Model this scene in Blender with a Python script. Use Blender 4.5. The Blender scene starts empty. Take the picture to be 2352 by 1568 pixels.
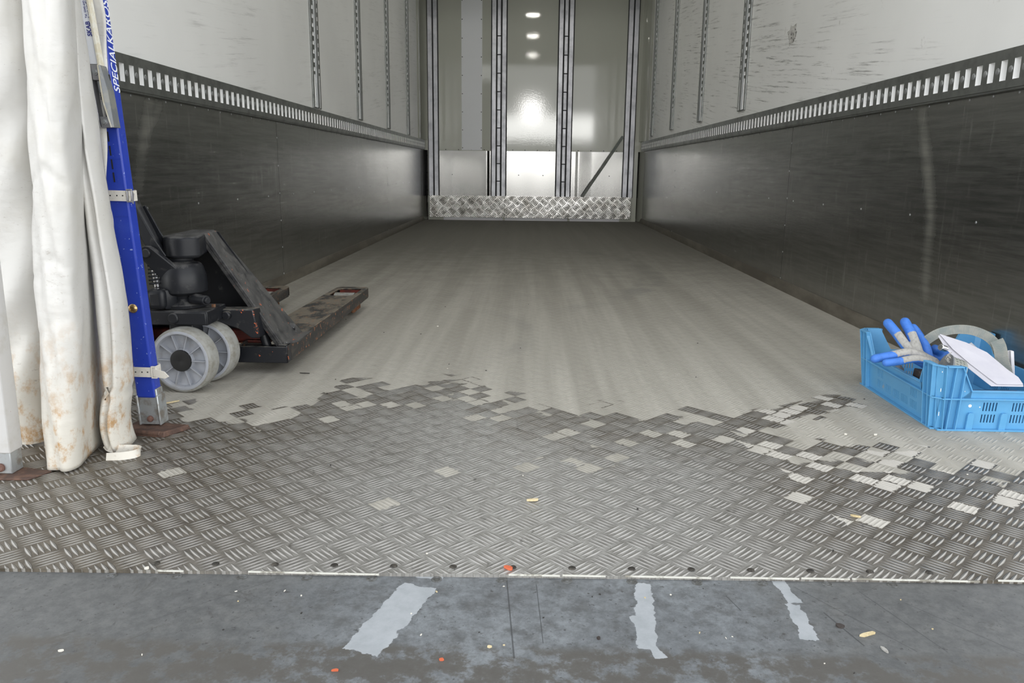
import bpy, bmesh, math, random
from mathutils import Vector, Matrix
random.seed(7)
sc = bpy.context.scene
COL = sc.collection
R = math.radians

# ------------------------------------------------------------------ camera
F, VX, VY, ROLL, HC, W, H = 1790.0, 1219.0, 391.0, 0.0105, 0.61, 2352.0, 1568.0
Yc = Vector(((VX - W/2)/F, (H/2 - VY)/F, -1)).normalized()
Xc = Vector((1, -ROLL, 0)); Xc = (Xc - Yc*Xc.dot(Yc)).normalized()
Zc = Xc.cross(Yc)
# rows of the camera's world rotation are the world axes seen in camera space
rot = Matrix((Xc, Yc, Zc))
cam = bpy.data.cameras.new('camera'); co = bpy.data.objects.new('camera', cam); COL.objects.link(co)
cam.sensor_fit = 'HORIZONTAL'; cam.sensor_width = 36.0; cam.lens = 36.0*F/W
cam.clip_start = 0.02; cam.clip_end = 300
m4 = rot.to_4x4(); m4.translation = Vector((0, 0, HC)); co.matrix_world = m4
sc.camera = co

# ------------------------------------------------------------------ view, world
sc.view_settings.view_transform = 'Standard'; sc.view_settings.look = 'None'
sc.view_settings.gamma = 1.0; sc.view_settings.use_curve_mapping = False
sc.view_settings.exposure = 1.02

class NT:
    """small helper for node trees"""
    def __init__(s, tree): s.t = tree; s.n = tree.nodes; s.l = tree.links
    def put(s, sock, v):
        if isinstance(v, bpy.types.NodeSocket): s.l.new(v, sock)
        elif v is not None:
            if isinstance(v, (tuple, list)) and sock.type == 'RGBA' and len(v) == 3: v = (*v, 1)
            sock.default_value = v
    def new(s, typ, props=None, **ins):
        n = s.n.new(typ)
        for k, v in (props or {}).items(): setattr(n, k, v)
        for k, v in ins.items():
            s.put(n.inputs[int(k[1:]) if k[0] == '_' and k[1:].isdigit() else k.replace('_', ' ')], v)
        return n
    def m(s, op, a, b=None, c=None, clamp=False):
        n = s.n.new('ShaderNodeMath'); n.operation = op; n.use_clamp = clamp
        s.put(n.inputs[0], a)
        if b is not None: s.put(n.inputs[1], b)
        if c is not None: s.put(n.inputs[2], c)
        return n.outputs[0]
    def mix(s, f, a, b, blend='MIX'):
        n = s.n.new('ShaderNodeMix'); n.data_type = 'RGBA'; n.blend_type = blend
        s.put(n.inputs[0], f); s.put(n.inputs[6], a); s.put(n.inputs[7], b); return n.outputs[2]
    def fmix(s, f, a, b):
        n = s.n.new('ShaderNodeMix'); n.data_type = 'FLOAT'
        s.put(n.inputs[0], f); s.put(n.inputs[2], a); s.put(n.inputs[3], b); return n.outputs[0]
    def pos(s):
        n = s.n.new('ShaderNodeNewGeometry'); q = s.n.new('ShaderNodeSeparateXYZ')
        s.l.new(n.outputs['Position'], q.inputs[0]); return n.outputs['Position'], q.outputs[0], q.outputs[1], q.outputs[2]
    def vec(s, x, y, z):
        n = s.n.new('ShaderNodeCombineXYZ'); s.put(n.inputs[0], x); s.put(n.inputs[1], y); s.put(n.inputs[2], z); return n.outputs[0]
    def noise(s, v, scale, detail=3, rough=.55, stretch=None, dist=0):
        if stretch:
            k = s.new('ShaderNodeVectorMath', {'operation': 'MULTIPLY'}); s.put(k.inputs[0], v); k.inputs[1].default_value = stretch; v = k.outputs[0]
        n = s.new('ShaderNodeTexNoise', None, Vector=v, Scale=scale, Detail=detail, Roughness=rough, Distortion=dist)
        return n.outputs['Fac']
    def ramp(s, f, lo, hi):
        n = s.new('ShaderNodeMapRange', {'clamp': True, 'interpolation_type': 'SMOOTHSTEP'}, Value=f, From_Min=lo, From_Max=hi, To_Min=0.0, To_Max=1.0)
        return n.outputs[0]
    def bump(s, h, strength=.3, dist=.002, normal=None):
        n = s.new('ShaderNodeBump', None, Height=h, Strength=strength, Distance=dist)
        if normal is not None: s.l.new(normal, n.inputs['Normal'])
        return n.outputs[0]

wd = bpy.data.worlds.new('overcast_sky'); sc.world = wd; wd.use_nodes = True
w = NT(wd.node_tree); w.n.clear()
tc = w.new('ShaderNodeTexCoord'); sp = w.new('ShaderNodeSeparateXYZ'); w.l.new(tc.outputs['Generated'], sp.inputs[0])
dx, dy, dz = sp.outputs
sky = w.mix(w.ramp(dz, -.02, .6), (1.65, 1.67, 1.68), (.78, .81, .85))
band = w.m('MULTIPLY', w.ramp(dz, .034, .040), w.m('SUBTRACT', 1.0, w.ramp(dz, .062, .070)))  # bright strip added to the sky for the bulkhead to reflect
sky = w.mix(w.m('MULTIPLY', band, w.m('LESS_THAN', dy, 0.0)), sky, (9.0, 9.0, 8.8))
# glow added low behind the camera as a veiled sun for bulkhead reflections
d2 = w.m('ADD', w.m('POWER', dx, 2.0), w.m('POWER', w.m('SUBTRACT', dz, .0735), 2.0))
glow = w.m('MULTIPLY', w.m('EXPONENT', w.m('MULTIPLY', d2, -1/(2*.0085**2))), w.m('LESS_THAN', dy, 0.0))
# horizon darkened to dim steel reflections, standing for unseen yard buildings and trees
sky = w.mix(w.m('MULTIPLY', w.m('SUBTRACT', 1.0, w.ramp(dz, .026, .036)), .75), sky, (.62, .62, .60))
skyb = w.new('ShaderNodeVectorMath', {'operation': 'ADD'}); w.put(skyb.inputs[0], sky)
gv = w.vec(w.m('MULTIPLY', glow, 20.0), w.m('MULTIPLY', glow, 19.6), w.m('MULTIPLY', glow, 19)); w.put(skyb.inputs[1], gv)
bg = w.new('ShaderNodeBackground', None, Color=skyb.outputs[0], Strength=1.0)
wo = w.new('ShaderNodeOutputWorld'); w.l.new(bg.outputs[0], wo.inputs[0])

# ------------------------------------------------------------------ materials
def mat(name, color=(.5, .5, .5), rough=.5, metal=0.0, spec=.5, **kw):
    mt = bpy.data.materials.new(name); mt.use_nodes = True
    t = NT(mt.node_tree); b = t.n['Principled BSDF']; mt['b'] = 0
    b.inputs['Base Color'].default_value = (*color, 1); b.inputs['Roughness'].default_value = rough
    b.inputs['Metallic'].default_value = metal; b.inputs['Specular IOR Level'].default_value = spec
    for k, v in kw.items(): t.put(b.inputs[k.replace('_', ' ')], v)
    return mt, t, b

def worn(name, c1, c2, rough=.5, metal=0.0, scale=30, lo=.45, hi=.6, bump=.15, dist=.001, c3=None, s3=80, lo3=.62, hi3=.68, stretch=None):
    """two-tone worn surface: base colour, dust/wear colour in blotches, optional third chip colour"""
    mt, t, b = mat(name, c1, rough, metal)
    p = t.pos()[0]
    n = t.noise(p, scale, 5, .65, stretch)
    col = t.mix(t.ramp(n, lo, hi), c1, c2)
    if c3: col = t.mix(t.ramp(t.noise(p, s3, 4, .6), lo3, hi3), col, c3)
    t.put(b.inputs['Base Color'], col)
    t.put(b.inputs['Roughness'], t.m('ADD', rough, t.m('MULTIPLY', t.m('SUBTRACT', n, .5), .3), clamp=True))
    if bump: t.put(b.inputs['Normal'], t.bump(n, bump, dist))
    return mt

def tread_height(t, u, v):
    """five-bar tread plate: bars in square groups that alternate in direction; u, v in cells. returns height, id vector, along, across"""
    fu, fv = t.m('FLOOR', u), t.m('FLOOR', v)
    ru, rv = t.m('SUBTRACT', u, fu), t.m('SUBTRACT', v, fv)
    par = t.m('MODULO', t.m('ABSOLUTE', t.m('ADD', fu, fv)), 2.0)
    par = t.m('GREATER_THAN', par, .5)
    a = t.m('SUBTRACT', t.fmix(par, ru, rv), .5)
    bb = t.fmix(par, rv, ru)
    k = t.m('MULTIPLY', bb, 5.0)
    tt = t.m('SUBTRACT', t.m('FRACT', k), .5)
    h = t.m('SUBTRACT', t.m('SUBTRACT', 1.0, t.m('POWER', t.m('ABSOLUTE', t.m('DIVIDE', a, .53)), 2.0)), t.m('DIVIDE', t.m('ABSOLUTE', tt), .37))
    h = t.m('MAXIMUM', h, 0.0)
    return h, t.vec(fu, fv, 0), a, bb

CELL = .0465
def floor_material():
    mt, t, b = mat('aluminium_tread_plate')
    p, x, y, z = t.pos()
    c = .70710678/CELL
    u = t.m('MULTIPLY', t.m('ADD', x, y), c); v = t.m('MULTIPLY', t.m('SUBTRACT', x, y), c)
    h, cid, a, bb = tread_height(t, t.m('ADD', u, 200.0), t.m('ADD', v, 200.0))
    wn = t.new('ShaderNodeTexWhiteNoise', {'noise_dimensions': '2D'}, Vector=cid)
    sepc = t.new('ShaderNodeSeparateColor', None, Color=wn.outputs['Color'])
    r1, r2, r3 = sepc.outputs
    # edge of the wet patch, as depth against width
    fc = t.new('ShaderNodeFloatCurve'); cv = fc.mapping.curves[0]
    pts = [(-1.35, 1.98), (-1.087, 2.03), (-.95, 1.93), (-.844, 1.84), (-.657, 1.83), (-.575, 1.95), (-.55, 2.15), (-.395, 2.20), (-.174, 2.27),
           (-.09, 2.10), (.0, 2.0), (.1, 1.975), (.167, 1.93), (.325, 1.94), (.475, 1.91), (.54, 1.80), (.575, 1.71), (.647, 1.68), (.765, 1.66), (.912, 1.66), (.966, 1.60), (1.05, 1.55), (1.35, 1.5)]
    while len(cv.points) < len(pts): cv.points.new(.5, .5)
    for q, (px, py) in zip(cv.points, pts): q.location = ((px + 1.4)/2.8, py - 1.4); q.handle_type = 'VECTOR'
    fc.mapping.update()
    t.put(fc.inputs['Value'], t.m('DIVIDE', t.m('ADD', x, 1.4), 2.8)); fc.inputs['Factor'].default_value = 1.0
    yb = t.m('ADD', fc.outputs[0], 1.4)
    big = t.noise(p, 9, 2)
    sd = t.m('SUBTRACT', yb, y)                                   # >0 : nearer than the edge, wet
    sd = t.m('ADD', sd, t.m('MULTIPLY', t.m('SUBTRACT', r1, .55), .27))
    sd = t.m('ADD', sd, t.m('MULTIPLY', t.m('SUBTRACT', big, .5), .22))
    # a wet finger reaching towards the crate
    ax, ay, bx, by = .53, 1.86, .86, 2.07
    L2 = (bx-ax)**2 + (by-ay)**2
    tp = t.m('DIVIDE', t.m('ADD', t.m('MULTIPLY', t.m('SUBTRACT', x, ax), bx-ax), t.m('MULTIPLY', t.m('SUBTRACT', y, ay), by-ay)), L2, clamp=True)
    ddx = t.m('SUBTRACT', t.m('SUBTRACT', x, ax), t.m('MULTIPLY', tp, bx-ax)); ddy = t.m('SUBTRACT', t.m('SUBTRACT', y, ay), t.m('MULTIPLY', tp, by-ay))
    fd = t.m('SQRT', t.m('ADD', t.m('POWER', ddx, 2.0), t.m('POWER', ddy, 2.0)))
    fsd = t.m('ADD', t.m('SUBTRACT', .052, fd), t.m('MULTIPLY', t.m('SUBTRACT', r1, .5), .05))
    sd = t.m('MAXIMUM', sd, fsd)
    sd = t.m('ADD', sd, t.m('MULTIPLY', t.m('SUBTRACT', t.noise(p, 160, 2), .5), .02))
    wet = t.ramp(sd, -.004, .006)
    # dry islands: single cells left dry inside the wet patch, more of them near the edge and on the right
    near = t.m('SUBTRACT', 1.0, t.ramp(sd, .02, .42))
    right = t.ramp(x, .35, .7)
    thr = t.m('SUBTRACT', t.fmix(t.ramp(x, -.8, -.3), .999, .985), t.m('ADD', t.m('MULTIPLY', near, t.fmix(t.ramp(x, -.75, -.3), .06, .26)), t.m('MULTIPLY', right, .07)))
    isl = t.m('MULTIPLY', t.m('GREATER_THAN', r2, thr), t.ramp(t.m('ADD', t.m('MULTIPLY', t.noise(p, 120, 2), .5), t.m('SUBTRACT', .5, t.m('MULTIPLY', t.m('ABSOLUTE', a), 1.0))), .30, .36))
    clean = t.ramp(t.m('ADD', t.m('ABSOLUTE', t.m('ADD', x, -.02)), t.m('MULTIPLY', t.noise(p, 5, 3), .5)), .35, 1.0)   # 0 in the middle, 1 at the muddy sides
    clean = t.m('MAXIMUM', clean, t.m('MULTIPLY', t.m('SUBTRACT', 1.0, t.ramp(t.m('ADD', sd, t.m('MULTIPLY', big, .2)), .12, .52)), .85))
    wet0 = wet; wet = t.m('MULTIPLY', wet, t.m('SUBTRACT', 1.0, isl))
    # dry dust colour, with lanes worn lengthwise and tyre arcs
    lanes = t.noise(p, 3.0, 4, .6, (3.2, .12, 1)); fine = t.noise(p, 45, 5, .7)
    dry = t.mix(t.ramp(lanes, .35, .7), (.325, .305, .26), (.455, .43, .375))
    dry = t.mix(t.m('MULTIPLY', t.ramp(fine, .4, .75), .35), dry, (.27, .255, .22))
    arc = t.m('ABSOLUTE', t.m('SUBTRACT', t.m('SQRT', t.m('ADD', t.m('POWER', t.m('SUBTRACT', x, -1.3), 2.0), t.m('POWER', t.m('SUBTRACT', y, 4.9), 2.0))), 2.05))
    arc2 = t.m('ABSOLUTE', t.m('SUBTRACT', t.m('SQRT', t.m('ADD', t.m('POWER', t.m('SUBTRACT', x, -.75), 2.0), t.m('POWER', t.m('SUBTRACT', y, 2.9), 2.0))), .75))
    am = t.m('MULTIPLY', t.m('MAXIMUM', t.m('MULTIPLY', t.ramp(arc, .10, .03), t.ramp(x, .0, .5)), t.m('MULTIPLY', t.ramp(arc2, .06, .01), t.m('MULTIPLY', t.ramp(x, -.25, .0), .5))), t.ramp(t.noise(p, 4, 3), .35, .6))
    dry = t.mix(t.m('MULTIPLY', am, .55), dry, (.20, .195, .18))
    # darker and browner deep inside the load space
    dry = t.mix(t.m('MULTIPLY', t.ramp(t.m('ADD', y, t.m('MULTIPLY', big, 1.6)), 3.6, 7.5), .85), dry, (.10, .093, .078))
    dry = t.mix(t.m('MULTIPLY', h, .28), dry, (.56, .545, .50))
    mud = t.mix(t.ramp(fine, .3, .7), (.064, .053, .038), (.135, .116, .089))
    bare = t.mix(t.ramp(fine, .3, .7), (.25, .243, .225), (.40, .392, .372))
    wcol = t.mix(clean, bare, mud)
    wcol = t.mix(t.m('MULTIPLY', t.ramp(h, .05, .45), t.fmix(clean, .75, .62)), wcol, (.47, .455, .425))
    # dark smears and fine scratches trodden into the plate
    sm_ = t.m('MULTIPLY', t.ramp(t.noise(p, 21, 5, .75, (1, .6, 1), 1.5), .60, .70), .55)
    wcol = t.mix(sm_, wcol, (.045, .04, .032))
    dry = t.mix(t.m('MULTIPLY', sm_, .35), dry, (.16, .145, .12))
    isl_c = t.m('MULTIPLY', t.m('MULTIPLY', isl, wet0), t.ramp(x, .3, .7))
    dry = t.mix(t.m('MULTIPLY', isl_c, .6), dry, (.60, .57, .52))
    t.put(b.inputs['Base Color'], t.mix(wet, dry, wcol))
    t.put(b.inputs['Roughness'], t.fmix(wet, .72, t.m('ADD', .34, t.m('MULTIPLY', fine, .22))))
    t.put(b.inputs['Metallic'], t.m('MULTIPLY', wet, t.fmix(clean, .45, .18)))
    hh = t.m('MULTIPLY', h, t.fmix(wet, .38, 1.0))
    hh = t.m('ADD', hh, t.m('MULTIPLY', fine, .12))
    t.put(b.inputs['Normal'], t.bump(hh, 1.0, .0036))
    return mt

def kick_material():
    mt, t, b = mat('polished_tread_plate', (.72, .71, .69), .20, 1.0)
    p, x, y, z = t.pos(); c = .70710678/.080
    h, cid, a, bb = tread_height(t, t.m('ADD', t.m('MULTIPLY', t.m('ADD', x, z), c), 100.0), t.m('ADD', t.m('MULTIPLY', t.m('SUBTRACT', x, z), c), 100.0))
    t.put(b.inputs['Normal'], t.bump(t.m('ADD', h, t.m('MULTIPLY', t.noise(p, 6, 2), 1.6)), .5, .004))
    t.put(b.inputs['Base Color'], t.mix(t.ramp(t.noise(p, 8, 4), .4, .7), (.55, .54, .52), (.34, .325, .30)))
    return mt

def deck_material():
    mt, t, b = mat('bluish_steel_deck')
    p, x, y, z = t.pos()
    n1 = t.noise(p, 4, 5, .6); n2 = t.noise(p, 26, 5, .7); n3 = t.noise(p, 130, 3, .6)
    col = t.mix(t.ramp(n1, .35, .65), (.25, .272, .29), (.35, .382, .405))
    col = t.mix(t.m('MULTIPLY', t.ramp(n2, .46, .66), .7), col, (.125, .127, .125))
    side = t.ramp(t.m('ADD', t.m('ABSOLUTE', t.m('SUBTRACT', x, .04)), t.m('MULTIPLY', n1, .25)), .32, .62)
    col = t.mix(t.m('MULTIPLY', side, .85), col, t.mix(t.ramp(n2, .35, .65), (.13, .13, .122), (.20, .202, .192)))
    col = t.mix(t.m('MULTIPLY', t.ramp(n3, .64, .70), .8), col, (.05, .048, .045))
    n4 = t.noise(p, 60, 6, .8); col = t.mix(t.m('MULTIPLY', t.ramp(n4, .3, .7), .5), t.mix(.75, col, (.06, .062, .064)), col)
    col = t.mix(t.m('MULTIPLY', t.ramp(t.noise(p, 17, 6, .75, None, 1.0), .58, .66), .45), col, (.06, .057, .052))
    # brown dirt along the driver's-side strip of the deck
    dirt = t.m('MULTIPLY', t.ramp(t.m('ADD', y, t.m('MULTIPLY', t.m('SUBTRACT', n1, .5), .03)), .93, .905), t.ramp(n2, .40, .54))
    col = t.mix(t.m('MULTIPLY', dirt, .85), col, (.09, .083, .073))
    # pale films with ragged edges
    def strip(ax, ay, bx, by, r, amp):
        L2 = (bx-ax)**2 + (by-ay)**2
        tp = t.m('DIVIDE', t.m('ADD', t.m('MULTIPLY', t.m('SUBTRACT', x, ax), bx-ax), t.m('MULTIPLY', t.m('SUBTRACT', y, ay), by-ay)), L2)
        ex = t.m('MULTIPLY', t.m('SUBTRACT', t.m('ABSOLUTE', t.m('SUBTRACT', tp, .5)), .5), math.sqrt(L2))
        ddx = t.m('ADD', t.m('MULTIPLY', t.m('SUBTRACT', x, ax), -(by-ay)/math.sqrt(L2)), t.m('MULTIPLY', t.m('SUBTRACT', y, ay), (bx-ax)/math.sqrt(L2)))
        d = t.m('MAXIMUM', t.m('SUBTRACT', t.m('ABSOLUTE', ddx), r), ex)
        d = t.m('ADD', d, t.m('MULTIPLY', t.m('SUBTRACT', t.noise(p, 34, 4, .6), .5), amp))
        return t.ramp(d, .0006, -.0006)
    films = [strip(-.158, 1.07, -.213, .90, .026, .024), strip(-.165, 1.103, -.125, 1.095, .008, .012), strip(.181, 1.09, .163, .92, .0125, .022),
             strip(.155, 1.0, .178, .905, .006, .02), strip(.392, 1.105, .398, 1.045, .009, .022), strip(.392, 1.04, .388, .955, .011, .026)]
    f = films[0]
    for g in films[1:]: f = t.m('MAXIMUM', f, g)
    col = t.mix(t.m('MULTIPLY', f, .9), col, t.mix(t.ramp(n2, .3, .7), (.36, .385, .405), (.45, .475, .50)))
    # scratches
    def scr(ax, ay, bx, by, wdt):
        L = math.hypot(bx-ax, by-ay)
        dd = t.m('ABSOLUTE', t.m('ADD', t.m('MULTIPLY', t.m('SUBTRACT', x, ax), -(by-ay)/L), t.m('MULTIPLY', t.m('SUBTRACT', y, ay), (bx-ax)/L)))
        tp = t.m('ADD', t.m('MULTIPLY', t.m('SUBTRACT', x, ax), (bx-ax)/L**2), t.m('MULTIPLY', t.m('SUBTRACT', y, ay), (by-ay)/L**2))
        return t.m('MULTIPLY', t.m('LESS_THAN', dd, wdt), t.m('LESS_THAN', t.m('ABSOLUTE', t.m('SUBTRACT', tp, .5)), .5))
    s = scr(-.028, 1.10, -.012, .895, .0011)
    for q in ((.018, 1.08, .026, .93, .0007), (.505, 1.08, .56, .93, .0007), (.30, 1.06, .312, 1.02, .0009), (.41, 1.09, .52, .93, .0006), (.43, 1.02, .455, .94, .0012), (.56, 1.05, .68, .90, .0006), (-.38, 1.08, -.52, .96, .0004)):
        s = t.m('MAXIMUM', s, scr(*q))
    col = t.mix(t.m('MULTIPLY', s, .75), col, (.05, .052, .055))
    t.put(b.inputs['Base Color'], col)
    t.put(b.inputs['Roughness'], t.fmix(f, t.m('ADD', .42, t.m('MULTIPLY', n2, .25)), .38))
    t.put(b.inputs['Normal'], t.bump(t.m('ADD', n2, t.m('MULTIPLY', n3, .4)), .25, .0006))
    b.inputs['Metallic'].default_value = .15
    return mt

def wall_white(name, scuff):
    mt, t, b = mat(name, (.66, .66, .64), .3)
    p, x, y, z = t.pos()
    # scuffs run lengthwise, climbing slightly towards the rear doors
    q = t.vec(x, t.m('MULTIPLY', t.m('ADD', y, t.m('MULTIPLY', z, -1.1)), 1.0), t.m('ADD', z, t.m('MULTIPLY', y, -.12)))
    n = t.noise(q, 5.0, 5, .75, (1, .55, 15)); n2 = t.noise(p, 1.4, 3)
    patch = t.ramp(t.noise(p, 1.9, 3), .42, .62)
    col = t.mix(t.ramp(n2, .3, .7), (.84, .84, .82), (.77, .77, .75))
    col = t.mix(t.m('MULTIPLY', t.m('MULTIPLY', t.ramp(n, .53, .66), patch), scuff), col, (.16, .155, .14))
    col = t.mix(t.m('MULTIPLY', t.ramp(t.noise(p, 9, 5, .7), .66, .76), scuff*.6), col, (.25, .23, .19))
    t.put(b.inputs['Base Color'], col)
    t.put(b.inputs['Roughness'], t.m('ADD', .22, t.m('MULTIPLY', n, .25)))
    t.put(b.inputs['Normal'], t.bump(n2, .12, .02))
    return mt

def wall_metal():
    mt, t, b = mat('dull_aluminium_lining', (.3, .3, .29), .33, 1.0)
    p, x, y, z = t.pos()
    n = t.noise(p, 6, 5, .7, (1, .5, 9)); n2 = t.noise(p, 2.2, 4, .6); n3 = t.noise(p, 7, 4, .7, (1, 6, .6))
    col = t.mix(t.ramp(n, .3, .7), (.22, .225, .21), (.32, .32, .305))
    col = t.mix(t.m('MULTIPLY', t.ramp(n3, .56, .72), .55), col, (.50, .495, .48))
    col = t.mix(t.m('MULTIPLY', t.ramp(t.m('ADD', z, t.m('MULTIPLY', n2, .16)), .26, .06), .8), col, (.13, .115, .09))
    def reflection_streak(pts, w0, sgn):  # pale streaks: reflections painted into the lining colour
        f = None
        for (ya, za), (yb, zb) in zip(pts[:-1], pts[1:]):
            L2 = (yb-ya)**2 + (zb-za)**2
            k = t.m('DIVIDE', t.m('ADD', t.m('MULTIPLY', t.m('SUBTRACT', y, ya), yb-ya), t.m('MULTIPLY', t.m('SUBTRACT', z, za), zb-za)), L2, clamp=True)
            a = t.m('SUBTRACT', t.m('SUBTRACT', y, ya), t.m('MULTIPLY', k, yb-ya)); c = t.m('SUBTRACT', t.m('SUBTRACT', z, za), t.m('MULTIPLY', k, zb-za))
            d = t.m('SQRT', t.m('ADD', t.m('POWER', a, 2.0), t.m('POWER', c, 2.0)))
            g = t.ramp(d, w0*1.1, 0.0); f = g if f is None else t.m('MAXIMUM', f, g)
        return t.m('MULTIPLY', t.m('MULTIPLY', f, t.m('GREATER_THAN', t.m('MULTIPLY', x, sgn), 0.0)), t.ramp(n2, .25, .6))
    sm = t.m('MAXIMUM', reflection_streak([(2.84, .84), (2.69, .50), (2.66, .22)], .05, 1.0), t.m('MAXIMUM', reflection_streak([(2.76, .83), (2.68, .68), (2.62, .55)], .05, -1.0), reflection_streak([(2.72, .73), (2.83, .82)], .03, -1.0)))
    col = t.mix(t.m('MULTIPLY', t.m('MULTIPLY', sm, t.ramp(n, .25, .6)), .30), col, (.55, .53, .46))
    t.put(b.inputs['Base Color'], col)
    t.put(b.inputs['Roughness'], t.m('ADD', t.m('ADD', .13, t.m('MULTIPLY', sm, .3)), t.m('MULTIPLY', n, .2)))
    t.put(b.inputs['Metallic'], t.fmix(t.ramp(t.m('ADD', z, t.m('MULTIPLY', n2, .16)), .26, .06), .92, .5))
    t.put(b.inputs['Normal'], t.bump(t.m('ADD', t.m('MULTIPLY', n, .10), t.m('MULTIPLY', n2, 1.0)), .22, .012))
    return mt

def back_white():
    mt, t, b = mat('glossy_white_panel', (.62, .62, .58), .04)
    p = t.pos()[0]
    t.put(b.inputs['Normal'], t.bump(t.noise(p, 70, 3), .06, .0015))
    t.put(b.inputs['Base Color'], t.mix(t.m('MULTIPLY', t.ramp(t.noise(p, 18, 5, .7), .68, .78), .3), (.52, .525, .455), (.26, .26, .22)))
    return mt

def steel_wave():
    mt, t, b = mat('brushed_stainless', (.31, .305, .295), .17, 1.0)
    p, x, y, z = t.pos()
    t.put(b.inputs['Normal'], t.bump(t.noise(t.vec(x, y, t.m('MULTIPLY', z, .25)), 2.3, 1), .25, .02))
    return mt

def tarp_material():
    mt, t, b = mat('white_pvc_tarpaulin', (.74, .73, .70), .42)
    p, x, y, z = t.pos()
    n = t.noise(p, 26, 5, .7, (1, 1, .8)); n2 = t.noise(p, 7, 4, .6); cr = t.noise(p, 30, 3, .5, (.8, .8, 1.8))
    col = t.mix(t.m('MULTIPLY', t.ramp(n2, .45, .7), .35), (.585, .575, .55), (.49, .465, .40))
    low = t.ramp(t.m('ADD', z, t.m('MULTIPLY', t.m('SUBTRACT', n2, .5), .25)), .34, .02)
    col = t.mix(t.m('MULTIPLY', low, .45), col, (.60, .55, .44))
    col = t.mix(t.m('MULTIPLY', t.m('MULTIPLY', low, t.ramp(n, .47, .66)), .95), col, (.40, .22, .07))
    col = t.mix(t.m('MULTIPLY', t.m('MULTIPLY', t.ramp(t.noise(p, 90, 5, .8, (.6, .6, 1.5)), .57, .68), t.ramp(t.noise(p, 5, 2), .45, .6)), .45), col, (.26, .21, .17))
    col = t.mix(t.m('MULTIPLY', t.ramp(t.noise(p, 70, 4, .7, (.7, .7, 1.6)), .66, .74), .55), col, (.28, .25, .22))
    t.put(b.inputs['Base Color'], col)
    t.put(b.inputs['Normal'], t.bump(t.m('ADD', t.m('MULTIPLY', cr, .5), t.m('MULTIPLY', n2, 2.2)), .4, .007))
    b.inputs['Subsurface Weight'].default_value = 0.0
    return mt

def paint_black(name, dust=(.13, .122, .105), chips=True, rough=.33, dlo=.56, dhi=.82):
    mt, t, b = mat(name, (.012, .013, .016), rough, 0.0, .32)
    p, x, y, z = t.pos()
    g = t.n.new('ShaderNodeNewGeometry'); s = t.n.new('ShaderNodeSeparateXYZ'); t.l.new(g.outputs['Normal'], s.inputs[0])
    up = t.ramp(s.outputs[2], .25, .9)
    n = t.noise(p, 28, 5, .7); n2 = t.noise(p, 60, 4, .7)
    d = t.m('MULTIPLY', t.ramp(t.m('ADD', n, t.m('MULTIPLY', up, .22)), dlo, dhi), .8)
    col = t.mix(d, (.012, .013, .016), dust)
    if chips:
        col = t.mix(t.ramp(t.noise(p, 38, 5, .75), .645, .67), col, (.58, .13, .045))
        col = t.mix(t.m('MULTIPLY', t.ramp(t.noise(p, 90, 3, .7), .70, .72), .7), col, (.5, .5, .5))
    t.put(b.inputs['Base Color'], col); t.put(b.inputs['Roughness'], t.m('ADD', rough, t.m('MULTIPLY', d, .45)))
    t.put(b.inputs['Normal'], t.bump(n2, .12, .001))
    return mt

M = {}
M['floor'] = floor_material(); M['kick'] = kick_material(); M['deck'] = deck_material()
M['wl'] = wall_white('white_wall_lining_left', .30); M['wr'] = wall_white('white_wall_lining_right', .85)
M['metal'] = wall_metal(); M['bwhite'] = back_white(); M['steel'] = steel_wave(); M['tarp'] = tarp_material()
M['zinc_dark'] = worn('dark_galvanised_steel', (.30, .31, .30), (.22, .23, .22), .38, .95, 14, .4, .7, .1)
M['zinc_lit'] = worn('lit_zinc_lip', (.95, .95, .94), (.90, .90, .88), .5, 0.0, 40, .5, .8, 0)  # slot edges whitened: daylight falling on them is put into the colour
M['zinc_dome'] = worn('grey_zinc_dome', (.34, .35, .35), (.27, .28, .27), .4, .7, 40, .5, .8, 0)
M['alu'] = worn('anodised_aluminium', (.46, .46, .48), (.36, .36, .38), .42, .8, 10, .4, .7, .05)
M['seam'] = mat('dark_seam', (.02, .02, .022), .6)[0]
M['rivet'] = mat('dark_rivet', (.06, .06, .06), .5, .4)[0]
M['rivet_l'] = mat('bright_rivet', (.6, .6, .58), .35, .8)[0]
M['patch'] = mat('matt_white_sheet', (.84, .85, .87), .5)[0]
def roof_material():  # translucency added to the unseen roof so sky light reaches the walls
    mt, t, b = mat('translucent_fibreglass_roof', (.60, .60, .57), .35)
    tr = t.new('ShaderNodeBsdfTranslucent', None, Color=(.62, .62, .58, 1)); mx = t.new('ShaderNodeMixShader', None, Fac=.10)
    t.l.new(b.outputs[0], mx.inputs[1]); t.l.new(tr.outputs[0], mx.inputs[2]); t.l.new(mx.outputs[0], t.n['Material Output'].inputs[0])
    return mt
M['ceil'] = roof_material()
M['ground'] = worn('yard_concrete', (.46, .45, .42), (.38, .37, .35), .85, 0, 2, .4, .6, .1)
M['kickstrip'] = worn('dirty_kick_strip', (.10, .088, .068), (.17, .155, .125), .6, .2, 9, .4, .65, .1, .002, None, 0, 0, 0, (1, .3, 1))
M['deckrivet'] = worn('worn_deck_rivet', (.085, .085, .08), (.14, .145, .145), .5, .2, 120)
M['sticker'] = worn('torn_sticker', (.46, .45, .42), (.62, .61, .58), .7, 0, 40, .42, .6, .1, .001, (.07, .065, .06), 60, .55, .6)
M['edge'] = worn('raw_aluminium_edge', (.80, .79, .72), (.35, .33, .28), .4, .4, 22, .5, .6, 0)
M['grime'] = worn('dirty_screw_head', (.025, .022, .018), (.07, .062, .05), .6, .2, 90)
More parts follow.
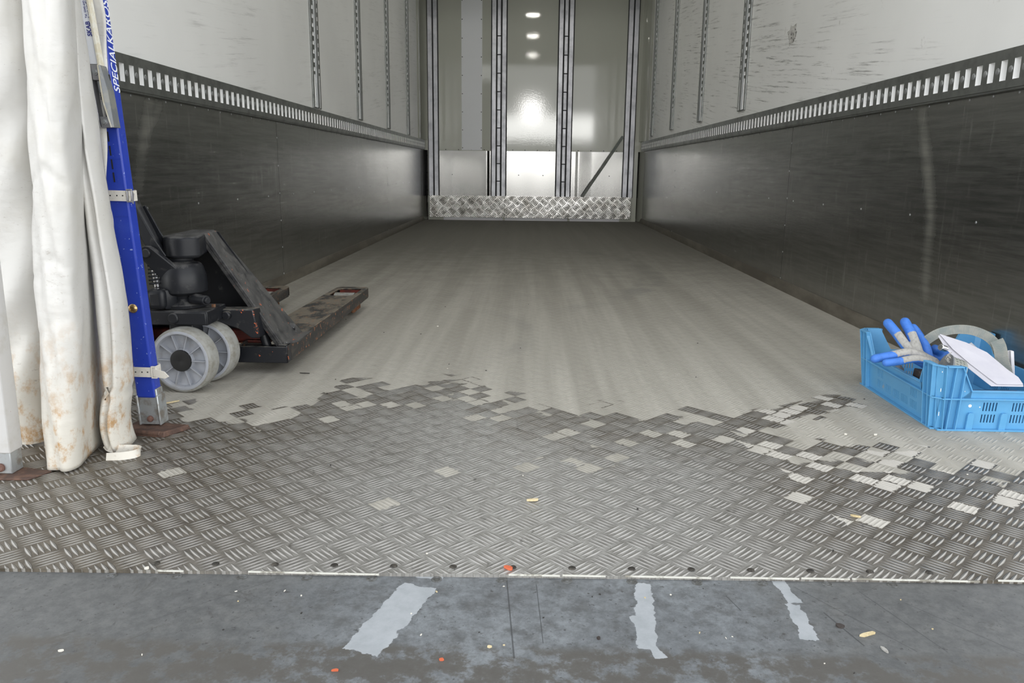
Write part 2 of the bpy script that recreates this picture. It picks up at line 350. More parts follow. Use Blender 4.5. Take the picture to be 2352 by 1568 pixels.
M['blue'] = worn('blue_paint', (.018, .045, .36), (.03, .065, .40), .32, 0, 20, .5, .8, .05, .0005, (.30, .36, .62), 110, .672, .69)
M['galv'] = worn('galvanised_foot', (.40, .42, .43), (.26, .24, .21), .45, .6, 30, .45, .65, .15)
M['rust'] = worn('rusty_plate', (.075, .045, .035), (.15, .085, .06), .75, .2, 40, .4, .65, .3, .002)
M['rust_bolt'] = worn('rusty_bolt', (.12, .06, .045), (.18, .1, .08), .7, .2, 100)
M['brass'] = worn('brass_screw', (.55, .38, .17), (.3, .2, .1), .3, .9, 200)
M['strapw'] = worn('cream_pvc_strap', (.66, .63, .57), (.5, .46, .38), .5, 0, 60, .5, .75, .1)
M['hole'] = mat('dark_hole', (.008, .008, .008), .8)[0]
M['dpost'] = worn('white_painted_post', (.50, .495, .485), (.42, .405, .37), .35, 0, 14, .5, .75, .05, .0005, (.3, .16, .12), 60, .70, .73)
M['label'] = mat('white_label', (.74, .76, .80), .4)[0]
M['ink'] = mat('blue_ink', (.03, .035, .22), .5)[0]
M['letters'] = mat('white_lettering', (.82, .84, .90), .45)[0]
M['cover'] = worn('grey_painted_cover', (.16, .17, .18), (.22, .22, .2), .45, .2, 30)
M['cream_edge'] = worn('yellowed_plastic_edge', (.62, .57, .44), (.7, .68, .6), .5, 0, 50)
M['black'] = paint_black('chipped_black_paint'); M['black_clean'] = paint_black('dusty_black_casting', (.10, .098, .095), False, .38)
M['black_top'] = paint_black('dusty_black_slope', (.15, .145, .135), True, .36, .25, .95)
M['fork'] = worn('worn_black_fork_paint', (.03, .03, .029), (.17, .145, .11), .5, 0, 20, .40, .56, .2, .001, (.27, .15, .08), 55, .57, .66, (1, .5, 1))
M['forkside'] = worn('rubbed_black_fork_flange', (.014, .015, .016), (.06, .052, .045), .4, 0, 22, .45, .65, .15, .001, (.36, .135, .055), 60, .60, .65, (1, .35, 1.6))
M['red'] = worn('dark_red_primer', (.16, .028, .018), (.09, .02, .015), .5, 0, 30)
M['rustor'] = worn('rusty_orange_iron', (.22, .08, .03), (.10, .06, .035), .75, 0, 40)
M['nylon'] = worn('grey_nylon_wheel', (.33, .345, .38), (.28, .28, .275), .5, 0, 30, .5, .75, .1, .001)
M['tyre'] = worn('scuffed_nylon_tread', (.29, .29, .27), (.20, .19, .16), .6, 0, 40, .4, .7, .2, .001)
M['hub'] = mat('black_hub', (.008, .008, .008), .55)[0]
M['crate'] = worn('light_blue_plastic', (.095, .315, .56), (.11, .335, .58), .38, 0, 25, .4, .7, .05, .0006, (.33, .34, .34), 26, .68, .78)
M['cratedirt'] = worn('dirty_blue_ledge', (.33, .35, .35), (.16, .42, .68), .55, 0, 30, .42, .62, .1)
M['whitefleck'] = mat('white_paint_fleck', (.8, .8, .78), .6)[0]
M['latex'] = worn('blue_latex_coating', (.045, .175, .57), (.035, .14, .47), .55, 0, 60, .45, .7, .25, .001)
M['knit'] = worn('grey_knitted_cotton', (.36, .35, .325), (.26, .25, .23), .9, 0, 70, .45, .7, .5, .002, None, 0, 0, 0, (2.5, 2.5, .5))
M['paper'] = worn('white_paper', (.50, .49, .53), (.46, .45, .50), .6, 0, 14, .4, .7, .1, .003)
M['board'] = mat('white_plastic_board', (.62, .61, .63), .45)[0]
M['wood'] = worn('pale_wood', (.62, .52, .32), (.5, .40, .22), .8, 0, 90)
M['orange'] = mat('orange_flake', (.55, .12, .05), .6)[0]
M['pale'] = mat('pale_crumb', (.66, .63, .56), .8)[0]
M['darkbit'] = mat('dark_crumb', (.03, .028, .025), .8)[0]
M['brown'] = worn('dark_brown_wood', (.035, .027, .024), (.06, .05, .045), .6, 0, 40)
M['navy'] = mat('navy_cover', (.015, .02, .10), .3)[0]
M['chrome'] = mat('chrome', (.7, .7, .7), .12, 1.0)[0]
def webbing_material():
    mt, t, b = mat('grey_webbing', (.3, .32, .31), .85)
    uv = t.new('ShaderNodeUVMap'); s = t.new('ShaderNodeSeparateXYZ'); t.l.new(uv.outputs[0], s.inputs[0])
    rib = t.m('SINE', t.m('MULTIPLY', s.outputs[0], 2400.0))
    p = t.pos()[0]; n = t.noise(p, 40, 4)
    edge = t.ramp(t.m('ABSOLUTE', t.m('SUBTRACT', s.outputs[1], .5)), .36, .46)
    col = t.mix(t.ramp(n, .35, .7), (.20, .225, .215), (.27, .275, .25))
    col = t.mix(t.m('MULTIPLY', edge, .3), col, (.34, .33, .27))
    t.put(b.inputs['Base Color'], col); t.put(b.inputs['Normal'], t.bump(rib, .5, .0008))
    return mt
M['web'] = webbing_material()
M['webdash'] = mat('black_stitch', (.02, .022, .025), .8)[0]

# ------------------------------------------------------------------ mesh helpers
class MB:
    def __init__(s): s.v = []; s.f = []; s.mi = []; s.uv = None
    def add(s, vs, fs, mi=0):
        o = len(s.v); s.v += [Vector(q) for q in vs]; s.f += [tuple(i+o for i in f) for f in fs]; s.mi += [mi]*len(fs); return s
    def box(s, lo, hi, mtx=None, mi=0):
        x0, y0, z0 = lo; x1, y1, z1 = hi
        vs = [Vector(q) for q in ((x0,y0,z0),(x1,y0,z0),(x1,y1,z0),(x0,y1,z0),(x0,y0,z1),(x1,y0,z1),(x1,y1,z1),(x0,y1,z1))]
        if mtx: vs = [mtx @ q for q in vs]
        return s.add(vs, [(0,3,2,1),(4,5,6,7),(0,1,5,4),(1,2,6,5),(2,3,7,6),(3,0,4,7)], mi)
    def hexa(s, q, mi=0):
        """eight corners: bottom four then top four, in the same order as box"""
        return s.add(q, [(0,3,2,1),(4,5,6,7),(0,1,5,4),(1,2,6,5),(2,3,7,6),(3,0,4,7)], mi)
    def prism(s, poly, d, mi=0):
        """extrude a 3D polygon by vector d"""
        n = len(poly); d = Vector(d); a = [Vector(q) for q in poly]
        return s.add(a + [q + d for q in a], [tuple(range(n))[::-1], tuple(range(n, 2*n))] + [(i, (i+1) % n, n+(i+1) % n, n+i) for i in range(n)], mi)
    def lathe(s, prof, c, axis, n=32, mi=0, caps=True):
        """profile of (radius, height) turned about axis through c"""
        ax = Vector(axis).normalized(); e1 = ax.orthogonal().normalized(); e2 = ax.cross(e1); c = Vector(c)
        vs = [c + ax*h + (e1*math.cos(2*math.pi*k/n) + e2*math.sin(2*math.pi*k/n))*r for r, h in prof for k in range(n)]
        fs = [(j*n+k, j*n+(k+1) % n, (j+1)*n+(k+1) % n, (j+1)*n+k) for j in range(len(prof)-1) for k in range(n)]
        if caps: fs += [tuple(range(n))[::-1], tuple(range((len(prof)-1)*n, len(prof)*n))]
        return s.add(vs, fs, mi)
    def cyl(s, a, b, r, n=20, mi=0, r2=None):
        a, b = Vector(a), Vector(b); return s.lathe([(r, 0), (r if r2 is None else r2, (b-a).length)], a, b-a, n, mi)
    def tube(s, pts, r, n=10, mi=0):
        pts = [Vector(q) for q in pts]; rings = []
        for i, q in enumerate(pts):
            d = (pts[min(i+1, len(pts)-1)] - pts[max(i-1, 0)]).normalized()
            e1 = d.cross(Vector((0, 0, 1))); e1 = e1.normalized() if e1.length > .1 else Vector((1, 0, 0)); e2 = d.cross(e1)
            rr = r[i] if isinstance(r, (list, tuple)) else r
            rings += [q + (e1*math.cos(2*math.pi*k/n) + e2*math.sin(2*math.pi*k/n))*rr for k in range(n)]
        fs = [(j*n+k, j*n+(k+1) % n, (j+1)*n+(k+1) % n, (j+1)*n+k) for j in range(len(pts)-1) for k in range(n)]
        fs += [tuple(range(n))[::-1], tuple(range((len(pts)-1)*n, len(pts)*n))]
        return s.add(rings, fs, mi)
    def ribbon(s, pts, dirs, width, th=.002, mi=0):
        """band swept through pts, width along dirs; carries UV (length in m, across 0..1)"""
        pts = [Vector(q) for q in pts]; vs = []; acc = 0; us = []
        for i, q in enumerate(pts):
            if i: acc += (q - pts[i-1]).length
            d = Vector(dirs[i]).normalized(); tn = (pts[min(i+1, len(pts)-1)] - pts[max(i-1, 0)]).normalized()
            d = (d - tn*d.dot(tn)).normalized(); nn = tn.cross(d)
            vs += [q - d*width/2 - nn*th/2, q + d*width/2 - nn*th/2, q + d*width/2 + nn*th/2, q - d*width/2 + nn*th/2]
            us += [(acc, 0), (acc, 1), (acc, 1), (acc, 0)]
        fs = []
        for j in range(len(pts)-1):
            a, b = 4*j, 4*j+4
            for k in range(4): fs.append((a+k, a+(k+1) % 4, b+(k+1) % 4, b+k))
        e = 4*(len(pts)-1); fs += [(3, 2, 1, 0), (e, e+1, e+2, e+3)]
        o = len(s.v); s.add(vs, fs, mi)
        s.uv = (s.uv or [(0, 0)]*o) + us
        return s

def catmull(pts, n):
    out = []; P = [Vector(q) for q in pts]
    for i in range(len(P)-1):
        p0, p1, p2, p3 = P[max(i-1, 0)], P[i], P[i+1], P[min(i+2, len(P)-1)]
        for k in range(n):
            t = k/n
            out.append(.5*((2*p1) + (p2-p0)*t + (2*p0-5*p1+4*p2-p3)*t*t + (3*p1-p0-3*p2+p3)*t**3))
    return out + [P[-1]]

def origin(o):
    while o.parent: o = o.parent
    return o.location.copy()

def obj(name, mb, mats, parent=None, loc=None, bevel=0, smooth=35, segs=2):
    """link the shape, given in world coordinates, as one mesh object"""
    if not isinstance(mats, (list, tuple)): mats = [mats]
    if parent: off = origin(parent)
    else:
        if loc is None:
            lo = Vector([min(q[i] for q in mb.v) for i in range(3)]); hi = Vector([max(q[i] for q in mb.v) for i in range(3)])
            loc = ((lo.x+hi.x)/2, (lo.y+hi.y)/2, lo.z)
        off = Vector(loc)
    me = bpy.data.meshes.new(name); me.from_pydata([tuple(q - off) for q in mb.v], [], mb.f)
    for mm in mats: me.materials.append(M[mm])
    me.polygons.foreach_set('material_index', mb.mi)
    bm = bmesh.new(); bm.from_mesh(me); bmesh.ops.recalc_face_normals(bm, faces=bm.faces)
    bm.to_mesh(me); bm.free()
    if mb.uv:
        ul = me.uv_layers.new(name='UVMap')
        for lp in me.loops: ul.data[lp.index].uv = mb.uv[lp.vertex_index]
    if smooth:
        me.polygons.foreach_set('use_smooth', [True]*len(me.polygons)); me.set_sharp_from_angle(angle=R(smooth))
    me.update()
    o = bpy.data.objects.new(name, me); COL.objects.link(o)
    if parent: o.parent = parent
    else: o.location = off
    if bevel:
        bv = o.modifiers.new('bevel', 'BEVEL'); bv.width = bevel; bv.segments = segs; bv.limit_method = 'ANGLE'; bv.angle_limit = R(40); bv.harden_normals = False
    return o
def tag(o, label, cat, group=None):
    o['label'] = label; o['category'] = cat
    if group: o['group'] = group
    return o
def thing(name, loc, label, cat, group=None):
    o = bpy.data.objects.new(name, None); COL.objects.link(o); o.location = loc; o.empty_display_size = .1
    return tag(o, label, cat, group)
def struct(name, mb, mats, label=None, **kw):
    o = obj(name, mb, mats, **kw); o['kind'] = 'structure'
    if label: o['label'] = label
    return o
def copy_part(src, parent, delta):
    c = src.copy(); COL.objects.link(c); c.parent = parent
    if parent: c.location = src.location + Vector(delta)
    return c
def rivets(parent, name, mname, pts, nrm, r=.005, h=.003):
    """equal rivets on a surface: one mesh shared by a child per rivet"""
    off = origin(parent); first = None
    for q in pts:
        if first is None:
            mb = MB().lathe([(r, 0), (r*.85, h*.6), (r*.4, h)], (0, 0, 0), nrm, 10)
            me = bpy.data.meshes.new(name); me.from_pydata([tuple(v) for v in mb.v], [], mb.f); me.materials.append(M[mname])
            o = bpy.data.objects.new(name, me); COL.objects.link(o); o.parent = parent; first = o
        else:
            o = first.copy(); COL.objects.link(o)
        o.location = Vector(q) - off

# ------------------------------------------------------------------ the load space: setting
XL, XR, YB, ZC = -1.32, 1.36, 9.78, 2.80
def ye(x): return 1.0995 + .0183*x          # rear edge of the tread plate
fl = struct('floor', MB().hexa([(XL-.3, ye(XL-.3), -.012), (XR+.05, ye(XR), -.012), (XR+.05, YB+.05, -.012), (XL-.3, YB+.05, -.012),
                                (XL-.3, ye(XL-.3), 0), (XR+.05, ye(XR), 0), (XR+.05, YB+.05, 0), (XL-.3, YB+.05, 0)]), 'floor', 'five-bar aluminium tread plate floor, wet at the near end')
e = MB()
random.seed(3)
x = XL-.25
while x < XR:
    l = random.uniform(.03, .22); e.box((x, ye(x)-.0012, -.0018), (min(x+l, XR), ye(x)+.001, .0004)); x += l + (random.choice([.002, .004, .015, .03]) if x > -.2 else random.choice([.1, .2, .25]))
obj('edge_strip', e, 'edge', fl)
dk = struct('floor_deck', MB().box((-1.9, -.9, -.035), (1.9, 1.16, -.0055)), 'deck', 'smooth bluish steel deck in front of the tread plate')
rivets(fl, 'screw', 'grime', [(-.58 + .0935*k, ye(-.58+.0935*k)+.021, .0005) for k in range(14)], (0, 0, 1), .0062, .002)
rb = MB()
first = None
for k in range(13):
    xx = -.635 + .1*k*1.0; yy = ye(xx) - .0085
    mb = MB().lathe([(.0085, 0), (.0085, .0008), (.0062, .0012), (.0058, .0004), (.003, .0004), (.0026, .0012), (.0005, .0014)], (xx, yy, -.0058), (0, 0, 1), 20)
    obj('rivet', mb, 'deckrivet', dk)
struct('ground', MB().box((-25, -45, -1.25), (25, 12, -1.15)), 'ground', 'concrete yard outside')
struct('ceiling', MB().add([(XL-.3, 2.0, ZC), (XR+.06, 2.0, ZC), (XR+.06, YB+.1, ZC), (XL-.3, YB+.1, ZC)], [(0, 3, 2, 1)]), 'ceil', 'white roof lining of the load space')

# side walls: white lining above, dull aluminium lining below
wl = struct('wall_left', MB().box((XL-.05, 1.9, 0), (XL, YB+.05, ZC)), 'wl', 'white left wall lining above the slotted rail')
wr = struct('wall_right', MB().box((XR, 2.06, 0), (XR+.05, YB+.05, ZC)), 'wr', 'scuffed white right wall lining above the slotted rail')
def lower_panels(wall, X, side, seams):
    for a, b in zip(seams[:-1], seams[1:]):
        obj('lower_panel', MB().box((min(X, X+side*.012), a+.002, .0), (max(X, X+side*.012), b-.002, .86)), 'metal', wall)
    f = X + side*.012
    pts = [(f, yy, .835) for yy in [seams[0]+.1 + .125*k for k in range(int((seams[-1]-seams[0])/.125))]]
    rivets(wall, 'rivet', 'zinc_dome', pts, (side, 0, 0), .0042, .002)
    pts = [(f, yy, zz) for yy in seams[1:-1] for zz in (.06, .2, .34, .48, .62, .76)]
    pts += [(f, seams[0]+.35+.42*k, .47) for k in range(int((seams[-1]-seams[0]-.4)/.42))]
    rivets(wall, 'rivet', 'zinc_dome', pts, (side, 0, 0), .0042, .002)
lower_panels(wl, XL, 1, [1.9, 4.11, 7.26, YB])
lower_panels(wr, XR, -1, [2.06, 4.19, 7.49, YB])
# kick strip at the foot of the walls
for nm, X, s, y0 in (('baseboard_left', XL, 1, 1.9), ('baseboard_right', XR, -1, 2.06)):
    xa, xb = X + s*.012, X + s*.024
    struct(nm, MB().prism([(xa, y0, 0), (xb, y0, 0), (xb, y0, .012), (xa+s*.003, y0, .055), (xa, y0, .055)], (0, YB-y0, 0)), 'kickstrip', 'low dirty kick strip along the wall')

def perforated(L0, ldir, wdir, nrm, length, wb, pitch, hole, depth, mb, first=0.0, thick=.004):
    """strip with holes: wb = breakpoints across (alternating solid/hole/solid...), hole = (from, to) inside a pitch"""
    L0, ldir, wdir, nrm = Vector(L0), Vector(ldir), Vector(wdir), Vector(nrm)
    lb = [0.0]; kinds = []
    n = int((length-first)/pitch)
    if first: lb.append(first); kinds.append(False)
    for k in range(n):
        b = first + k*pitch
        lb += [b+hole[0], b+hole[1], b+pitch]; kinds += [False, True, False]
    P = lambda l, ww, d=0: L0 + ldir*l + wdir*ww - nrm*d
    for i in range(len(lb)-1):
        for j in range(len(wb)-1):
            q = [(lb[i], wb[j]), (lb[i+1], wb[j]), (lb[i+1], wb[j+1]), (lb[i], wb[j+1])]
            if kinds[i] and j % 2 == 1:
                vs = [P(*c) for c in q] + [P(c[0], c[1], depth) for c in q]
                mb.add(vs, [(0, 1, 5, 4), (1, 2, 6, 5), (2, 3, 7, 6), (3, 0, 4, 7)], 1)
                mb.add(vs[4:], [(0, 1, 2, 3)], 0)
            else: mb.add([P(*c) for c in q], [(0, 1, 2, 3)], 0)
    e0, e1, w0, w1 = 0, lb[-1], wb[0], wb[-1]
    for a, b in (((e0, w0), (e1, w0)), ((e1, w0), (e1, w1)), ((e1, w1), (e0, w1)), ((e0, w1), (e0, w0))):
        mb.add([P(*a), P(*b), P(*b, depth), P(*a, depth)], [(0, 1, 2, 3)], 0)
    return lb[-1]

def rail(X, s, y0, label):
    t = thing('slotted_rail', (X + s*.03, (y0+YB)/2, .85), label, 'rail', 'slotted load rails along the walls')
    face = X + s*.034; p = .062
    mb = MB(); ln = perforated((face, y0, .848), (0, 1, 0), (0, 0, 1), (s, 0, 0), YB-.06-y0, [0, .022, .077, .104], p, (.004, .034), .018, mb)
    mb.box((min(X, face-s*.004), y0, .952), (max(X, face-s*.004), y0+ln, .956)); mb.box((min(X, face-s*.004), y0, .842), (max(X, face-s*.004), y0+ln, .848))
    obj('rail_channel', mb, ['zinc_dark', 'zinc_lit'], t, smooth=0)
    # pressed domes between the slots
    off = origin(t); n = int(ln/p); dome = None
    rest = MB()
    order = range(n)
    for k in order:
        c = Vector((face, y0 + k*p + .048, .8975))
        if k < 100:
            if dome is None:
                d = MB(); d.lathe([(.0105, 0), (.009, .0012), (.006, .002), (.0005, .0022)], (0, 0, 0), (s, 0, 0), 14)
                me = bpy.data.meshes.new('dome'); me.from_pydata([tuple(v) for v in d.v], [], d.f); me.materials.append(M['zinc_dome'])
                me.polygons.foreach_set('use_smooth', [True]*len(me.polygons))
                dome = bpy.data.objects.new('dome', me); COL.objects.link(dome); dome.parent = t; o = dome
            else: o = dome.copy(); COL.objects.link(o)
            o.location = c - off
        else: rest.lathe([(.0125, 0), (.0005, .005)], c, (s, 0, 0), 8)
    if rest.v: q = obj('dome_row', rest, 'zinc_dome', t); q['kind'] = 'stuff'
    return t
rail(XL, 1, 1.9, 'dark slotted load rail running along the left wall')
rail(XR, -1, 2.07, 'dark slotted load rail running along the right wall')

def track(X, s, y, zb, label):
    t = thing('shelf_track', (X, y, zb), label, 'track', 'perforated vertical tracks on the white walls')
    wd_, f = .17, X + s*.010
    mb = MB(); z0 = zb + .20
    perforated((f, y - wd_/2, z0), (0, 0, 1), (0, 1, 0), (s, 0, 0), ZC - z0 - .02, [0, .022, .052, .118, .148, wd_], .05, (.013, .037), .008, mb)
    perforated((f, y - wd_/2, zb), (0, 0, 1), (0, 1, 0), (s, 0, 0), .2, [0, .022, .052, .118, .148, wd_], .2, (.006, .196), .008, mb)
    obj('perforated_channel', mb, ['zinc_dark', 'zinc_lit'], t, smooth=0)
    rg = MB(); n = 8
    prof = [(f + s*(.012*math.sin(math.pi*k/n)), y - .022*math.cos(math.pi*k/n)) for k in range(n+1)]
    rg.prism([(px, py, zb+.004) for px, py in prof], (0, 0, ZC-zb-.03)); obj('centre_ridge', rg, 'zinc_dome', t)
    return t
ordl = ['nearest', 'second nearest', 'third nearest', 'farthest']
for k, (y, z) in enumerate(((4.95, .967), (6.19, .975), (7.42, .972), (8.62, .965))):
    track(XL, 1, y, z, 'perforated grey track on the left white wall, %s of its four' % ordl[k])
for k, (y, z) in enumerate(((5.28, 1.0), (6.56, 1.005), (7.85, 1.008), (9.10, 1.0))):
    track(XR, -1, y, z, 'perforated grey track on the right white wall, %s of its four' % ordl[k])

# rear frame of the load space on the right
struct('trim_16', MB().box((XR-.006, 1.97, 0), (XR+.07, 2.062, ZC)), 'alu', 'rear corner frame at the right of the load space', bevel=.006)
# torn sticker left on the right wall
pl = []; rnd = random.Random(8)
for k in range(16):
    a = 2*math.pi*k/16; q = rnd.uniform(.6, 1.05)
    pl.append((XR, 4.37 + .085*q*math.cos(a), 1.32 + .06*q*math.sin(a)))
tag(obj('torn_sticker', MB().prism(pl, (-.0012, 0, 0)), 'sticker'), 'torn grey sticker remnant on the right white wall', 'sticker')

# back wall
wb_ = struct('wall_back', MB().box((XL-.05, YB, 0), (XR+.05, YB+.05, ZC)), 'bwhite', 'white glossy front bulkhead')
yf = YB
def bpanel(nm, x0, x1, z0, z1, m, th=.006, **kw): return obj(nm, MB().box((x0, yf-th, z0), (x1, yf+.001, z1)), m, wb_, **kw)
cols = [(-1.255, -1.12), (-.492, -.297), (.300, .494), (1.117, 1.255)]
for pi_, (a, b) in enumerate(((-1.12, -.492), (-.297, .300), (.494, 1.117))):
    bpanel('white_panel', a, b, .838, ZC, 'bwhite'); 
    # some sheets buckled by an added ridge, shaped to reflect the dark side walls
    ridge = {0: (-.96, -.53, -.505), 2: (.545, .575, .74)}.get(pi_); sp_ = MB(); nx_ = 48; prof = []
    for k in range(nx_+1):
        xx = a + (b-a)*k/nx_; d = .006
        if ridge:
            x0, xm, x1 = ridge; u = (xx-x0)/(xm-x0) if xx < xm else (x1-xx)/(x1-xm)
            u = max(0.0, min(1.0, u)); d += .05*max(xm-x0, x1-xm)*(u*u*(3-2*u)*.5 + u*.5)
        prof.append((xx, yf-d))
    sp_.prism([(q[0], q[1], .29) for q in prof] + [(b, yf+.001, .29), (a, yf+.001, .29)], (0, 0, .546)); obj('steel_plate', sp_, 'steel', wb_, smooth=40)
    n = 4
    rivets(wb_, 'rivet', 'rivet', [(a + (b-a)*(k+.5)/n, yf-.007, .848) for k in range(n)] + [(a+(b-a)*f_, yf-.007, .55) for f_ in (.25, .75)], (0, -1, 0), .006, .003)
strip_ = bpanel('narrow_white_strip', -.845, -.597, .842, ZC, 'patch', .010); strip_['label'] = 'matt white riveted strip'
rivets(wb_, 'rivet', 'rivet', [(xx, yf-.011, .87+.21*k) for xx in (-.835, -.607) for k in range(9)], (0, -1, 0), .006, .003)
for k, (a, b) in enumerate(cols):
    t = struct('trim_%d' % (k+1), MB().box((a, yf-.012, .29), (b, yf, ZC)), 'seam', ['corner profile at left of the front bulkhead', 'left ribbed double column on the bulkhead', 'right ribbed double column on the bulkhead', 'corner profile at right of the front bulkhead'][k])
    if k in (1, 2):
        for x0, x1, d in ((a+.012, a+.062, .034), (a+.077, a+.117, .026), (b-.062, b-.012, .034)):
            obj('column_bar', MB().box((x0, yf-d, .29), (x1, yf-.012, ZC)), 'alu', t, bevel=.003)
        for i in range(9): obj('cross_bar', MB().box((a+.062, yf-.030, .47+.21*i), (b-.062, yf-.025, .482+.21*i)), 'seam', t)
    else:
        for x0, x1 in ((a+.008, a+.062), (a+.076, b-.010)): obj('column_bar', MB().box((x0, yf-.034, .29), (x1, yf-.012, ZC)), 'alu', t, bevel=.003)
    rivets(t, 'rivet', 'rivet', [(xx, yf-.013, .36+.21*i) for xx in (a+.004, b-.004) for i in range(9)], (0, -1, 0), .006, .004)
kx = [-1.24, -1.123, -.485, -.318, .310, .472, 1.118, 1.232]
for k in range(7):
    o = struct('trim_%d' % (k+5), MB().box((kx[k]+.001, yf-(.046 if k % 2 == 0 else .040), .035), (kx[k+1]-.001, yf-.002, .297)), 'kick', 'shiny tread plate kick panel of the bulkhead')
    rivets(o, 'rivet', 'rivet', [(xx, yf-.047, .06) for xx in (kx[k]+.03, kx[k+1]-.03)], (0, -1, 0), .005, .003)
for k, (a, b) in enumerate(((-1.07, -.34), (-.31, .46), (.49, 1.10))):
    struct('baseboard_back' + ('' if not k else '_%d' % k), MB().box((a, yf-.03, .0), (b, yf, .034)), 'board', 'white strip under the kick panels')
# rounded corner fairings between the bulkhead and the side walls
for nm, X, s in (('trim_12', XL, 1), ('trim_13', XR, -1)):
    pr = [(X+s*.0, yf-.42)] + [(X+s*(.008+.05*(1-math.cos(R(a)))), yf-.40+.39*math.sin(R(a))) for a in (0, 20, 40, 60, 75, 90)] + [(X, yf)]
    struct(nm, MB().prism([(a, b, 0.0) for a, b in pr], (0, 0, .84)), 'steel', 'shiny corner fairing by the bulkhead')
    struct(nm.replace('12', '14').replace('13', '15'), MB().prism([(a, b, .96) for a, b in pr], (0, 0, ZC-.96)), 'bwhite', 'white corner fairing by the bulkhead')
dsb = MB().ribbon([(1.105, yf-.05, 1.02), (1.06, yf-.058, .95), (.88, yf-.058, .67), (.70, yf-.056, .40), (.635, yf-.053, .298)], [(.8, 0, -.55)]*5, .035, .004)
tag(obj('lashing_strap', dsb, 'web'), 'dark lashing strap slanting across the bulkhead from its right column', 'strap')

# ceiling lamps
lamp_mat = bpy.data.materials.new('lamp_lens'); lamp_mat.use_nodes = True
lt = NT(lamp_mat.node_tree); lt.n.clear(); em = lt.new('ShaderNodeEmission', None, Color=(1, .98, .9, 1), Strength=30.0); ou = lt.new('ShaderNodeOutputMaterial'); lt.l.new(em.outputs[0], ou.inputs[0])
M['lamp'] = lamp_mat
for k, y in enumerate((7.67, 5.9, 3.7)):
    t = thing('ceiling_lamp', (0, y, ZC-.03), 'round lamp on the roof lining, %s from the bulkhead' % ('first', 'second', 'third')[k], 'lamp')
    obj('lamp_housing', MB().lathe([(.13, 0), (.12, -.02), (.10, -.022)], (0, y, ZC), (0, 0, 1), 32), 'board', t)
    obj('lamp_lens', MB().lathe([(.10, 0), (.085, -.012), (.0005, -.016)], (0, y, ZC-.02), (0, 0, 1), 32), 'lamp', t)

# ------------------------------------------------------------------ blue side post with its foot, plate and straps
def lean(z): return -.047*z                       # the post leans a little to the left
t = thing('blue_post', (-.888, 1.756, 0), 'leaning blue steel post with galvanised foot, white lettering on its side', 'post')
def post_box(z0, z1, x0, x1, y0, y1): return [(x0+lean(z0), y0, z0), (x1+lean(z0), y0, z0), (x1+lean(z0), y1, z0), (x0+lean(z0), y1, z0), (x0+lean(z1), y0, z1), (x1+lean(z1), y0, z1), (x1+lean(z1), y1, z1), (x0+lean(z1), y1, z1)]
PX0, PX1, PY0, PY1 = -.914, -.868, 1.738, 1.772
obj('shaft', MB().hexa(post_box(.078, 2.6, PX0, PX1, PY0, PY1)), 'blue', t, bevel=.005, segs=3)
ft = obj('foot', MB().hexa(post_box(.013, .10, PX0+.003, PX1+.003, PY0+.002, PY1-.001)).hexa(post_box(.013, .085, PX0-.001, PX0+.004, PY0-.003, PY1+.003)).hexa(post_box(.013, .085, PX1+.001, PX1+.006, PY0-.003, PY1+.003)), 'galv', t, bevel=.002)
ft['label'] = 'bare galvanised foot'
obj('bolt', MB().lathe([(.0075, 0), (.0075, .003), (.006, .006), (.001, .0075)], (-.889, PY0+.001, .028), (0, -1, 0), 16), 'rust_bolt', ft)
sc_ = obj('screw', MB().lathe([(.0105, 0), (.0105, .002), (.008, .005), (.0045, .006), (.004, .003), (.0005, .003)], (-.905, PY0, .292), (0, -1, 0), 20), 'brass', t); sc_['label'] = 'brass screw'
for z in (.575, .603, .632, .662, .690): obj('slit', MB().hexa(post_box(z, z+.021, PX0+.0205, PX0+.0232, PY0-.0012, PY0+.001)), 'hole', t)
for z in (.625, .50): obj('weld_line', MB().hexa(post_box(z, z+.0016, PX0+.004, PX1-.004, PY0-.0008, PY0+.001)), 'blue', t)

def text(name, body, mname, parent, loc, xax, yax, size, xs=1.0, shear=0.0, offset=0.0, spacing=1.0):
    c = bpy.data.curves.new(name, 'FONT'); c.body = body; c.size = size; c.shear = shear; c.offset = offset; c.extrude = .0002; c.space_character = spacing
    tmp = bpy.data.objects.new(name, c); COL.objects.link(tmp)
    bpy.context.view_layer.update()
    me = bpy.data.meshes.new_from_object(tmp.evaluated_get(bpy.context.evaluated_depsgraph_get()))
    bpy.data.objects.remove(tmp); bpy.data.curves.remove(c)
    me.name = name; me.materials.clear(); me.materials.append(M[mname])
    xa, ya = Vector(xax).normalized(), Vector(yax).normalized(); za = xa.cross(ya)
    mtx = Matrix((xa*xs, ya, za)).transposed().to_4x4(); mtx.translation = Vector(loc) - origin(parent)
    me.transform(mtx)
    o = bpy.data.objects.new(name, me); COL.objects.link(o); o.parent = parent
    return o
lt_ = text('lettering', 'SPECIALKAROSSER', 'letters', t, (PX1+lean(.765)+.0003, PY1-.004, .765), (-.047, 0, 1), (0, -1, 0), .0335, .83, .22, .0002)
lt_['label'] = 'white slanted capitals'

tag(obj('floor_bracket', MB().hexa([(-.95, 1.70, 0), (-.835, 1.685, 0), (-.80, 1.752, 0), (-.94, 1.785, 0), (-.95, 1.705, .010), (-.835, 1.69, .013), (-.803, 1.748, .012), (-.94, 1.78, .010)])
        .cyl((-.945, 1.708, .006), (-.845, 1.692, .007), .0065, 12), 'rust', bevel=.002), 'rusty brown floor bracket under the foot of the blue post', 'bracket')

